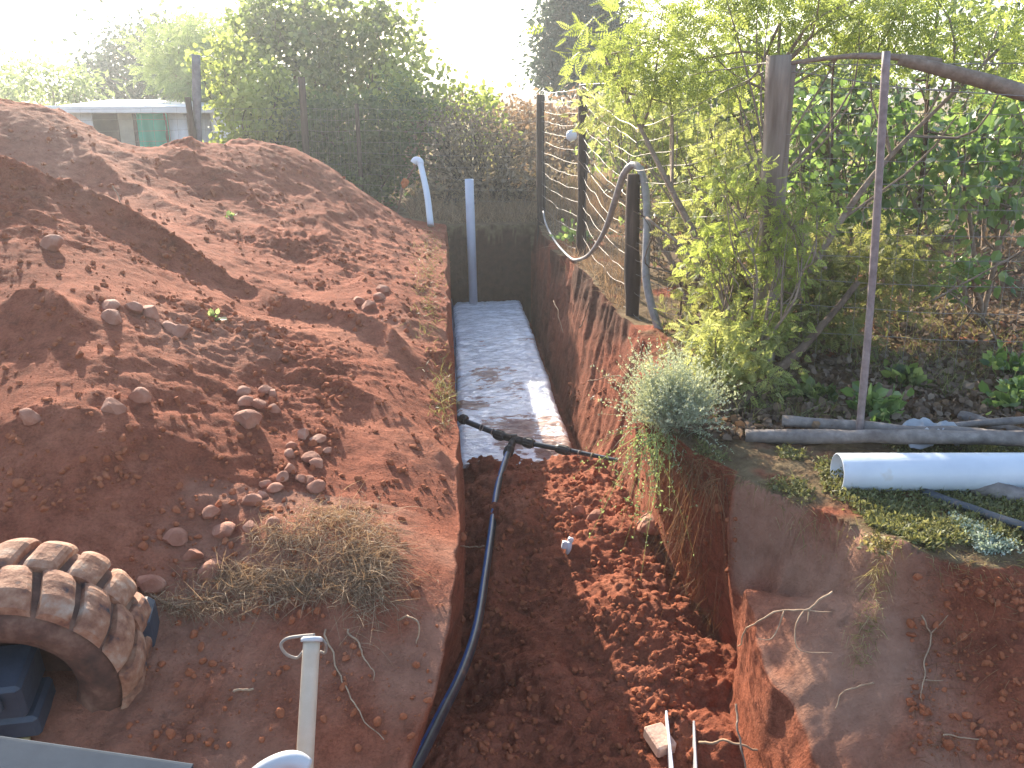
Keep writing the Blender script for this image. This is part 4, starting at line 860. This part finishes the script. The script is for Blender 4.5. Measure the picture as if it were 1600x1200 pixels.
# right background masses
for i, (lab, b, es) in enumerate((('dense dark green bush behind the middle fence post', (1080, 400, 11), [ell(1010, 200, 12, 90, 80), ell(1090, 260, 11, 100, 120), ell(1130, 130, 11.5, 110, 80), ell(1060, 380, 10, 80, 70)]),
                                   ('dense dark green bush behind the tall wooden post', (1270, 420, 10.5), [ell(1220, 220, 10.8, 120, 130), ell(1300, 110, 11, 130, 70), ell(1260, 380, 10, 100, 50), ell(1370, 250, 10.5, 110, 120)]),
                                   ('dense dark green bush filling the right edge', (1520, 430, 9.8), [ell(1470, 230, 10, 120, 130), ell(1590, 260, 9.6, 120, 150), ell(1520, 80, 10.2, 150, 90), ell(1480, 380, 9.5, 100, 50), ell(1740, 270, 9.2, 110, 150), ell(1700, 120, 9.6, 110, 80)]))):
    plant('background_bush', lab, 'bush', gb(*b), es, 170, 40, .08, BR, G_MID, BARKP, .16, .05, 'bushes behind the side fence', seed=20 + i, shell=.15, nlimb=5)
plant('dry_bush', 'tangle of dry brown twigs under the broad-leaved shrubs at right', 'bush', gb(1480, 560, 7.4), [ell(1400, 440, 7.6, 90, 80), ell(1520, 450, 7.2, 90, 90), ell(1600, 400, 7, 60, 80), ell(1330, 480, 7.5, 60, 60)], 110, 26, .06, D4, STRAWD, BARKP, .12, .02, seed=50, twig=.003, nlimb=16)
plant('dry_bush', 'tangle of dry brown twigs behind the small leaning fence post', 'bush', gb(1080, 480, 7.4), [ell(1060, 400, 7.8, 60, 70), ell(1120, 440, 7.2, 60, 60), ell(1010, 330, 8.2, 40, 70)], 60, 24, .06, D4, STRAWD, BARKP, .11, .02, seed=51, twig=.003, nlimb=16)
# broad-leaved scrambling shrubs, behind the fence on the right
plant('broadleaf_shrub', 'bright broad-leaved shrub right of the tall wooden post', 'shrub', gb(1300, 560, 6.6), [ell(1290, 180, 7, 60, 50), ell(1340, 260, 6.8, 60, 55), ell(1270, 300, 6.6, 40, 45), ell(1320, 340, 6.4, 60, 25), ell(1400, 200, 7, 60, 60), ell(1250, 230, 7, 30, 60)], 95, 11, .085, BR, G_BROAD, BARKP, .12, .028, 'broad-leaved shrubs', seed=30, flat=.2, droop=.6)
plant('broadleaf_shrub', 'bright broad-leaved shrub at the right edge below the thick bare branch', 'shrub', gb(1520, 560, 6.2), [ell(1500, 225, 6.6, 80, 35), ell(1430, 300, 6.3, 45, 40), ell(1560, 300, 6, 60, 50), ell(1520, 420, 5.8, 50, 30), ell(1590, 180, 6.5, 60, 60)], 85, 11, .085, BR, G_BROAD, BARKP, .12, .028, 'broad-leaved shrubs', seed=31, flat=.2, droop=.6)
# feathery tree over the fence
plant('feathery_tree', 'feathery yellow-green tree spreading over the top right of the fence', 'tree', gb(1185, 585, 5.35), [ell(945, 75, 6.6, 32, 30), ell(1020, 70, 6.3, 70, 55), ell(1110, 40, 6, 90, 55), ell(1220, 20, 5.8, 90, 40), ell(1330, 60, 5.7, 90, 45), ell(1440, 30, 5.6, 90, 40), ell(1560, 60, 5.4, 80, 50), ell(1090, 120, 6, 90, 45), ell(1300, -20, 6, 200, 25)], 185, 13, .125, FR, G_BRIGHT, BARKP, .15, .0305, nlimb=4, seed=40, flat=.15, droop=.25, twig=.003)
plant('small_leaf_shrub', 'yellowish small-leaved shrub climbing the fence behind the looped hose', 'shrub', gb(1085, 520, 6.6), [ell(1010, 190, 7.6, 55, 50), ell(1075, 270, 7.2, 45, 60), ell(960, 160, 8.0, 35, 35), ell(1100, 330, 6.3, 50, 45), ell(1140, 230, 6.2, 40, 50)], 105, 20, .075, FR2, G_YEL, BARKP, .11, .022, seed=41, twig=.0025)
plant('small_leaf_shrub', 'olive small-leaved shrub around the foot of the tall wooden post', 'shrub', gb(1230, 580, 5.5), [ell(1180, 400, 5.6, 70, 60), ell(1270, 420, 5.6, 70, 50), ell(1130, 470, 5.4, 60, 50), ell(1360, 430, 5.5, 60, 50), ell(1280, 500, 5.3, 70, 30), ell(1400, 400, 5.7, 50, 40)], 170, 20, .07, FR2, G_OLIVE, BARKP, .11, .02, seed=42, twig=.0025)
plant('small_leaf_shrub', 'thin yellow-green sprays growing in front of the tall wooden post', 'shrub', gb(1165, 585, 4.75), [ell(1150, 290, 4.9, 38, 42), ell(1215, 400, 4.8, 36, 40), ell(1120, 390, 4.9, 40, 40), ell(1190, 500, 4.75, 40, 36), ell(1255, 330, 4.85, 26, 30)], 70, 16, .06, FR2, G_BRIGHT, BARKP, .075, .011, seed=44, twig=.002)
plant('small_leaf_shrub', 'low yellow-green shrub just right of the silvery shrub at the bank edge', 'shrub', gb(1130, 640, 4.55), [ell(1120, 540, 4.6, 45, 40), ell(1160, 590, 4.5, 40, 40), ell(1100, 580, 4.6, 30, 35), ell(1180, 530, 4.8, 35, 35)], 75, 20, .055, FR2, G_YEL, BARKP, .07, .012, seed=43, twig=.002)
# slim stems rising in front of the background
gs = np.random.default_rng(77); SAP = []
for i, (u0, v0, u1, v1, y, r) in enumerate(((1140, 600, 1140, 105, 6.5, .02), (1210, 590, 1190, 300, 5.2, .03), (1175, 560, 1165, 330, 5.3, .018), (1190, 590, 1070, 250, 5.7, .014), (1420, 560, 1465, 20, 6.5, .028), (1360, 560, 1400, 130, 7, .022), (1290, 560, 1310, 20, 6.8, .018), (1520, 560, 1560, 40, 7, .02), (1090, 560, 1110, 200, 6.4, .012), (1250, 570, 1180, 330, 5.6, .010), (1480, 560, 1600, 380, 6, .010), (1330, 520, 1500, 330, 6, .008), (1060, 540, 990, 330, 6.2, .008), (1400, 540, 1330, 300, 5.8, .007), (1200, 560, 1120, 400, 5, .008), (1560, 590, 1470, 430, 5.6, .007))):
    a_, b2 = gb(u0, v0, y), PY(u1, v1, y + gs.uniform(-.3, .3)); mm = [a_ * (1 - t) + b2 * t + gs.normal(size=3) * .05 for t in (.3, .6, .8)]; m = MB(); P = smoothpath([a_ - (0, 0, .1)] + mm + [b2], 26); addtube(m, P, np.linspace(r, r * .35, 26), 6, wob=.08, seed=i)
    for k in range(6):
        s_ = P[gs.integers(8, 24)]; e = s_ + gs.normal(size=3) * .22 + (0, 0, .12); addtube(m, smoothpath([s_, (s_ + e) / 2 + gs.normal(size=3) * .04, e], 7), np.linspace(r * .3 + .001, .0015, 7), 4, cap=False)
    o = m.at('bare_sapling', BARKP if i % 2 else BARK, True); tag(o, 'x', 'sapling', 'leafless saplings behind the side fence'); SAP.append((u0, o))
for k_, (_, o) in enumerate(sorted(SAP, key=lambda q: q[0])): o['label'] = 'slender leafless sapling behind the side fence, ' + (['leftmost'] + ORD[1:])[k_] + (' from the left' if k_ else '')
# silvery shrub hanging over the lip
def fil(name, label, cat, base, n, L, W, mat_, dirs, droop, seed, tips=None, tmat=None, sink=.0):
    g = np.random.default_rng(seed); mb = MB(); B = np.array(base) + g.normal(size=(n, 3)) * sink; D = dirs(g, n); blades(mb, B, D, g.uniform(.4, 1, n) * L, W, droop, 5, g)
    if tips:
        k = tips; idx_ = g.integers(0, n, n * k); tt = g.uniform(.25, 1, n * k)
        Vb = mb.V[0].reshape(n, 6, 2, 3).mean(2); seg_i = np.clip((tt * 5).astype(int), 0, 4); fr_ = (tt * 5 - seg_i)[:, None]; P = Vb[idx_, seg_i] * (1 - fr_) + Vb[idx_, seg_i + 1] * fr_
        inst(mb, D4[0], D4[1], P, frames(D[idx_] + g.normal(size=(n * k, 3)) * .8), g.uniform(.010, .022, n * k))
    o = mb.at(name, mat_); return tag(o, label, cat)
sb = PZ(1048, 668, .05); sb[2] = ground(sb[0], sb[1])
root = empty('silvery_shrub', sb, 'round silvery grey-green shrub hanging over the trench lip', 'shrub')
g = np.random.default_rng(5); mb = MB(); n = 900; B = sb + g.normal(size=(n, 3)) * (.05, .05, .02); D = g.normal(size=(n, 3)) * (.42, .38, .35) + (-.05, -.05, 1.0); L_ = g.uniform(.45, 1, n) * .40; blades(mb, B, D, L_, .003, .14, 5, g)
Vb = mb.V[0].reshape(n, 6, 2, 3).mean(2); k = 26; ii = np.repeat(np.arange(n), k); tt = g.uniform(.3, 1, n * k); si = np.clip((tt * 5).astype(int), 0, 4); fr_ = (tt * 5 - si)[:, None]; P = Vb[ii, si] * (1 - fr_) + Vb[ii, si + 1] * fr_
inst(mb, D4[0], D4[1], P, frames(D[ii] + g.normal(size=(n * k, 3)) * 1.2), g.uniform(.008, .018, n * k)); mb.build('foliage', G_SILV, root)
mb = MB(); n = 60; B = sb + (-.10, -.08, .0) + g.normal(size=(n, 3)) * (.05, .05, .02); D = g.normal(size=(n, 3)) * (.4, .4, .2) + (-.35, -.35, -.3); blades(mb, B, D, g.uniform(.1, .42, n), .004, .9, 5, g); Vb = mb.V[0].reshape(n, 6, 2, 3).mean(2); k = 18; ii = np.repeat(np.arange(n), k); si = g.integers(1, 6, n * k)
inst(mb, D4[0], D4[1], Vb[ii, si] + g.normal(size=(n * k, 3)) * .008, frames(g.normal(size=(n * k, 3))), g.uniform(.010, .022, n * k)); mb.build('trailing_strands', G_PALE, root)
# weeds
for i, (u, v, lab, s_, nl, mt_) in enumerate(((1362, 668, 'bright leafy weed at the foot of the tall brown stake', .17, 34, G_BROAD), (1590, 650, 'tall bright green weed at the right edge behind the poles', .30, 30, G_BROAD), (1575, 600, 'upright green weed near the right edge', .28, 26, G_BROAD), (1270, 640, 'low green weed in the grass left of the brown stake', .12, 40, G_MID), (899, 380, 'small bright green weed at the foot of the fence by the hose', .32, 26, G_BROAD), (1412, 620, 'low weed among dead leaves right of the brown stake', .13, 26, G_MID), (1480, 452, 'sparse green weed against the dark scrub at right', .2, 16, G_BROAD))):
    b = PZ(u, v, 0); b[2] = ground(b[0], b[1]); g = np.random.default_rng(300 + i); mb = MB(); n = nl; D = g.normal(size=(n, 3)) * (.5, .5, .3) + (0, 0, 1.1); B = b + g.normal(size=(n, 3)) * (.03, .03, 0); blades(mb, B, D, g.uniform(.4, 1, n) * s_, .006, .3, 4, g)
    Vb = mb.V[0].reshape(n, 5, 2, 3).mean(2); P = np.concatenate([Vb[:, 4], Vb[:, 3], Vb[:, 2]]); inst(mb, BR[0], BR[1], P, frames(np.tile(D, (3, 1)) * (1, 1, .4) + g.normal(size=(3 * n, 3)) * .5), g.uniform(.04, .085, 3 * n)); o = mb.at('weed', mt_); tag(o, lab, 'weed')
g = np.random.default_rng(61)
for i, (u, v, s_, lab) in enumerate(((335, 498, .05, 'tiny green seedling on the middle of the heap slope'), (358, 340, .06, 'tiny green seedling high on the heap slope'))):
    h, nn = hit(u, v); mb = MB(); n = 12; D = g.normal(size=(n, 3)) + (0, -.3, .8); inst(mb, BR[0], BR[1], np.repeat(h[None], n, 0) + D * .01, frames(D), g.uniform(.5, 1.1, n) * s_); o = mb.at('seedling', G_PALE); tag(o, lab, 'seedling')
# ground plants: countless, so they are stuff
def scatter(n, box_, g, fn=None):
    u0, u1, v0, v1 = box_; out = []
    while len(out) < n:
        u, v = g.uniform(u0, u1), g.uniform(v0, v1); P = PZ(u, v, .0)
        if fn is None or fn(P): out.append([P[0], P[1], ground(P[0], P[1])])
    return np.array(out)
def onbank(P): return P[1] > yf(P[0]) + .03 and P[0] > float(xr(np.array([P[1]]))[0]) + .02
g = np.random.default_rng(70)
mb = MB(); P = scatter(6000, (1090, 1820, 668, 890), g, lambda P: onbank(P) and vnoise(np.array([P]), 2.6, 88)[0] + .8 * vnoise(np.array([P]), 7, 89)[0] > -.12); P = np.repeat(P, 4, 0) + g.normal(size=(len(P) * 4, 3)) * (.016, .016, .006); P[:, 2] += g.uniform(0, .025, len(P))
inst(mb, D4[0], D4[1], P, frames(g.normal(size=(len(P), 3)) + (0, 0, .5)), g.uniform(.012, .028, len(P))); P = P[::3]; blades(mb, P - (0, 0, .01), g.normal(size=(len(P), 3)) * .6 + (0, 0, 1), g.uniform(.02, .085, len(P)), .003, .5, 3, g)
o = mb.build('ground_cover', leafmat('ground_cover', [(.08, .075, .03), (.16, .165, .06), (.30, .28, .14)], .35)); tag(o, 'low green ground cover on the right bank around the white pipe', kind='stuff')
mb = MB(); P = scatter(420, (1440, 1620, 775, 860), g, lambda P: onbank(P) and abs((P[0] - 1.75) * .55 - (2.95 - P[1])) < 99 and vnoise(np.array([P]), 5, 98)[0] > .15 and P[0] > 2.0); P = np.repeat(P, 8, 0) + g.normal(size=(len(P) * 8, 3)) * (.012, .012, .006); P[:, 2] += g.uniform(0, .03, len(P))
inst(mb, D4[0], D4[1], P, frames(g.normal(size=(len(P), 3)) + (0, 0, .5)), g.uniform(.008, .018, len(P))); o = mb.build('silver_ground_cover', leafmat('pale_cover', [(.2, .25, .2), (.32, .38, .32), (.46, .5, .45)], .3)); tag(o, 'pale silvery creeping plant in front of the white pipe', kind='stuff')
mb = MB(); P = scatter(7500, (1030, 1850, 470, 690), g, lambda P: onbank(P) and P[1] > 4.1 and vnoise(np.array([P]), 1.4, 188)[0] > -.35); blades(mb, P, g.normal(size=(len(P), 3)) * .55 + (0, 0, 1), g.uniform(.05, .20, len(P)), .005, .6, 4, g); o = mb.build('bank_grass', leafmat('bank_grass', [(.09, .10, .035), (.18, .19, .07), (.36, .32, .16)], .45)); tag(o, 'thin green and straw grass under the side fence', kind='stuff')
mb = MB(); P = scatter(10500, (1060, 1850, 430, 700), g, lambda P: onbank(P) and P[1] > 3.75); P[:, 2] += g.uniform(0, .05, len(P)); inst(mb, BR[0], BR[1], P, frames(g.normal(size=(len(P), 3)) * (1, 1, .5)), g.uniform(.025, .06, len(P))); o = mb.build('leaf_litter', DEAD); tag(o, 'brown dead leaves covering the ground under the scrub', kind='stuff')
mb = MB(); P = scatter(11000, (640, 1000, 285, 350), g, lambda P: P[1] > 11.25 and P[1] < 22); blades(mb, P, g.normal(size=(len(P), 3)) * .4 + (0, 0, 1), g.uniform(.08, .5, len(P)), .008, .4, 4, g); P = scatter(2500, (850, 985, 350, 480), g, onbank); blades(mb, P, g.normal(size=(len(P), 3)) * .5 + (0, 0, 1), g.uniform(.05, .22, len(P)), .005, .5, 4, g)
o = mb.build('dry_grass', STRAW); tag(o, 'dry straw grass beyond the trench and along its right lip', kind='stuff')
# far grass belt behind everything
mb = MB(); n = 16000; y_ = 13.5 + 40 * g.random(n) ** 1.6; x_ = g.uniform(-.75, .85, n) * y_; P = np.stack([x_, y_, x_ * 0], -1); blades(mb, P, g.normal(size=(n, 3)) * .4 + (0, 0, 1), g.uniform(.2, .8, n), .02 * y_ / 20, .4, 3, g); o = mb.build('field_grass', leafmat('field_grass', [(.14, .12, .05), (.26, .22, .10), (.4, .34, .18)], .4)); tag(o, 'tall pale field grass far behind the fence', kind='stuff')
# left bank: dry tufts, roots
def near_hits(n, cells, g):
    P, N = [], []
    while len(P) < n:
        c = cells[g.integers(len(cells))]; u, v = g.normal(c[0], c[2]), g.normal(c[1], c[3]); h, nn = hit(u, v)
        if h[1] < 6 and h[0] < .03: P.append(h); N.append(nn)
    return np.array(P), np.array(N)
mb = MB(); P, N = near_hits(5200, [(520, 812, 30, 10), (555, 850, 22, 26), (575, 900, 16, 30), (500, 880, 45, 30), (420, 925, 60, 14), (310, 950, 50, 10), (460, 840, 40, 12), (480, 915, 60, 12), (380, 900, 40, 10)], g)
blades(mb, P + N * .006 + N * g.uniform(0, .03, len(P))[:, None], N * .10 + g.normal(size=(len(P), 3)) * .8 + (.25, -.35, -.1), g.uniform(.025, .11, len(P)), .0025, .35, 4, g); P2, N2 = near_hits(1000, [(560, 900, 25, 35), (590, 860, 14, 30)], g); blades(mb, P2, N2 * .4 + g.normal(size=(len(P2), 3)) * .5 + (.5, -.4, -.3), g.uniform(.06, .24, len(P2)), .0022, .8, 5, g)
o = mb.build('dry_grass_mat', STRAW); tag(o, 'matted dry straw grass torn over the edge of the left bank', kind='stuff')
mb = MB(); P, N = near_hits(1100, [(660, 400, 14, 30), (670, 470, 12, 40), (690, 600, 10, 30), (700, 640, 8, 25), (650, 350, 20, 12)], g); o = None
for lo in (0,):
    P = np.array([hit(g.normal(*c[:2]), g.normal(*c[2:]))[0] for c in [((672, 14, 400, 26), (692, 9, 610, 28), (665, 12, 460, 40))[k] for k in g.integers(0, 3, 1300)]]); blades(mb, P, g.normal(size=(len(P), 3)) * .7 + (0, -.1, .7), g.uniform(.03, .09, len(P)), .004, .5, 3, g)
o = mb.build('lip_grass', leafmat('lip_grass', [(.12, .10, .04), (.22, .2, .08), (.34, .3, .14)], .3)); tag(o, 'short dry grass fringe along the left lip of the trench', kind='stuff')
def twig(name, px, r0, r1, mt, label, cat='root', side=None, off=.01, group=None):
    m = MB(); P = []
    for q in px:
        if len(q) == 3: P.append(PY(*q))
        else: h, nn = hit(*q); P.append(h + nn * off)
    P = smoothpath(P, 24); P[1:-1] += .008 * np.stack([fbm(P[1:-1], 14, 4, s_, .6) for s_ in (1, 2, 3)], -1); addtube(m, P, np.linspace(r0, r1, 24), 6)
    for s_ in (side or []):
        Q = []
        for q in s_: Q.append(PY(*q) if len(q) == 3 else hit(*q)[0] + hit(*q)[1] * off)
        addtube(m, smoothpath(Q, 14), np.linspace(r1 * .9 + .001, .0012, 14), 5)
    o = m.at(name, mt, True); return tag(o, label, cat, group)
RT = simple('pale_root', [(.3, (.25, .15, .09)), (.7, (.44, .31, .20))], 30, .8, .001)
twig('root', [(600, 968, 2.62), (625, 966, 2.55), (645, 966, 2.5), (655, 982, 2.48), (650, 1008, 2.47)], .0045, .0022, RT, 'pale curled root sticking out of the left trench wall')
twig('root', [(510, 985), (530, 1050), (560, 1110), (600, 1158)], .0035, .0015, RT, 'long thin root hanging down the left bank beside the handrail')
twig('root', [(545, 985), (562, 1010), (574, 1040), (584, 1066)], .004, .0015, RT, 'short root hanging above the long one on the left bank')
twig('stick', [(236, 930), (262, 944), (290, 958)], .0045, .003, RT, 'short pale stick lying on the soil right of the tyre', 'stick')
twig('stick', [(365, 1084), (380, 1082), (395, 1079)], .004, .004, RT, 'small pale splinter on the bank left of the handrail', 'stick')
twig('stick', [(422, 952), (450, 935), (498, 918)], .0035, .0025, RT, 'pale straw stick lying across the dry grass mat', 'stick')
twig('straw_stalk', [(176, 290, 6.0), (190, 320, 5.9), (207, 352, 5.7)], .004, .006, RT, 'thin dry stalk standing on the crest of the near heap', 'stalk')
twig('straw_stalk', [(720, 853, 3.6), (738, 853, 3.55), (757, 853, 3.5)], .003, .003, RT, 'thin straw poking from the left trench wall', 'stalk')
twig('root', [(1300, 925, 2.75), (1275, 940, 2.72), (1262, 953, 2.70), (1240, 953, 2.72), (1215, 955, 2.74), (1185, 972, 2.76), (1165, 985, 2.80), (1153, 1010, 2.85)], .0045, .0025, RT, 'branching pale root arching over the edge of the low right block', side=[[(1262, 953, 2.70), (1280, 956, 2.68), (1300, 956, 2.66)], [(1225, 955, 2.73), (1214, 985, 2.70), (1203, 999, 2.68), (1185, 998, 2.68)], [(1256, 954, 2.7), (1244, 975, 2.66), (1243, 1005, 2.62), (1255, 1018, 2.6), (1300, 1020, 2.58)], [(1264, 953, 2.7), (1262, 972, 2.67)]])
twig('root', [(1365, 1070), (1350, 1075), (1320, 1085), (1305, 1110)], .004, .002, RT, 'short pale root on the face of the low right block')
twig('root', [(1440, 960), (1452, 1000), (1445, 1050), (1440, 1100)], .003, .002, RT, 'thin upright root on the dark soil at the right', side=[[(1452, 990), (1470, 972), (1480, 960)], [(1445, 1064), (1460, 1066), (1475, 1066)]])
twig('root', [(1475, 1150), (1500, 1152), (1535, 1156)], .0035, .0025, RT, 'pale twig lying low at the bottom right')
twig('root', [(1092, 1160, 2.9), (1125, 1158, 2.85), (1160, 1164, 2.8), (1192, 1175, 2.78)], .006, .004, RT, 'pale root crossing behind the narrow grey board')
twig('root', [(1150, 1100, 2.9), (1155, 1140, 2.8), (1165, 1200, 2.7)], .005, .003, BARKP, 'brown root hanging at the foot of the low right block')
twig('leaf_blade', [(996, 818, 4.5), (1010, 803, 4.5), (1022, 798, 4.5), (1030, 804, 4.5)], .006, .003, RT, 'dry curled leaf blade over the red boulder', 'leaf')
twig('straw_stalk', [(1014, 768, 4.2), (1035, 769, 4.15), (1055, 766, 4.1)], .003, .002, RT, 'straw sticking out of the right trench wall near the roots', 'stalk')
twig('root', [(918, 596, 6.1), (950, 588, 6), (975, 590, 5.9), (990, 600, 5.8)], .004, .003, RT, 'thin twig hanging on the right trench wall left of the silvery shrub')
twig('root', [(905, 512, 6.9), (915, 490, 7.0), (922, 462, 7.0)], .005, .003, BARK, 'dark root on the far right trench wall')
twig('root', [(865, 470, 8.3), (872, 490, 8.1), (880, 520, 7.9)], .004, .003, RT, 'small pale root on the far right trench wall')
# hanging roots on the right wall corner
mb = MB(); n = 170; B = []
for q in range(n):
    t = g.random(); P = PZ(1035 + 95 * t + g.normal() * 6, 668 + 80 * t + g.normal() * 6, .0); P[0] -= .01; P[2] = .01 - .12 * g.random() ** 2; B.append(P)
B = np.array(B); D = g.normal(size=(n, 3)) * (.3, .3, .2) + (-.25, -.35, -.7); blades(mb, B, D, g.uniform(.05, .5, n) * g.uniform(.3, 1, n), .0035, .6, 6, g)
B2 = np.repeat(B, 2, 0)[:300] + (0, 0, .02); blades(mb, B2, g.normal(size=(300, 3)) * .8 + (-.3, -.3, .2), g.uniform(.04, .12, 300), .003, .5, 4, g); o = mb.build('hanging_roots', ROOTM); tag(o, 'brown roots hanging from the broken corner of the right bank', kind='stuff')
mb = MB(); B = np.array([hit(g.normal(1052 + 60 * t, 14), 760 + 220 * t)[0] for t in g.random(260)]); blades(mb, B, g.normal(size=(260, 3)) * .4 + (-.25, -.3, -.6), g.uniform(.04, .14, 260), .003, .6, 5, g); o = mb.build('wall_rootlets', ROOTM); tag(o, 'fine rootlets matted on the right trench wall', kind='stuff')
# tufts over the edges of the cut face and knob
mb = MB(); P = []
for _ in range(900):
    x_ = g.uniform(1.2, 2.3); y_ = float(yf(np.array([x_]))[0]) + g.normal() * .03; P.append([x_, y_, ground(x_, y_) - .01])
P = np.array(P); blades(mb, P, g.normal(size=(900, 3)) * .6 + (0, -.45, .25), g.uniform(.02, .09, 900), .003, .9, 4, g); kn = np.array([PZ(1372, 848, .06)] * 260) + g.normal(size=(260, 3)) * (.03, .03, .01); inst(mb, D4[0], D4[1], kn, frames(g.normal(size=(260, 3)) + (-.2, -.3, .3)), g.uniform(.012, .03, 260))
kk = []
for t in g.random(420): h, nn = hit(g.normal(1385 - 45 * t, 12), 850 + 190 * t); kk.append(h)
kk = np.array(kk); blades(mb, kk, g.normal(size=(420, 3)) * .7 + (-.3, -.4, .3), g.uniform(.02, .08, 420), .003, .6, 4, g)
o = mb.build('edge_tufts', leafmat('edge_tufts', [(.14, .12, .04), (.26, .22, .09), (.42, .34, .2)], .35)); tag(o, 'ragged yellow-green tufts along the broken edge of the right bank', kind='stuff')
# twiggy soil debris, low right
mb = MB(); P = np.array([hit(g.uniform(1420, 1610), g.uniform(880, 1190))[0] for _ in range(700)]); blades(mb, P, g.normal(size=(700, 3)) * (1, 1, .3), g.uniform(.02, .12, 700), .002, .1, 4, g); P = np.array([hit(g.uniform(740, 1060), g.uniform(740, 1190))[0] for _ in range(250)]); blades(mb, P, g.normal(size=(250, 3)) * (1, 1, .3), g.uniform(.01, .05, 250), .002, .1, 3, g)
o = mb.build('fine_twigs', ROOTM); tag(o, 'fine broken rootlets scattered over the loose soil', kind='stuff')

# ------------------------------------------------------------------ lens glare and slight distance fading, added as a thin volume
m, nt, N, L, b = mat('air'); N.remove(b); v = N.new('ShaderNodeVolumePrincipled'); v.inputs['Color'].default_value = (.93, .97, 1, 1); v.inputs['Density'].default_value = .0028; v.inputs['Anisotropy'].default_value = .6; L.new(v.outputs[0], N['Material Output'].inputs['Volume'])
mb = MB(); box(mb, (0, 0, 5.5), (2400, 2400, 14.6)); o = mb.build('glare_haze', m); tag(o, 'thin bright veil added to imitate lens glare and slight distance fading', kind='stuff')
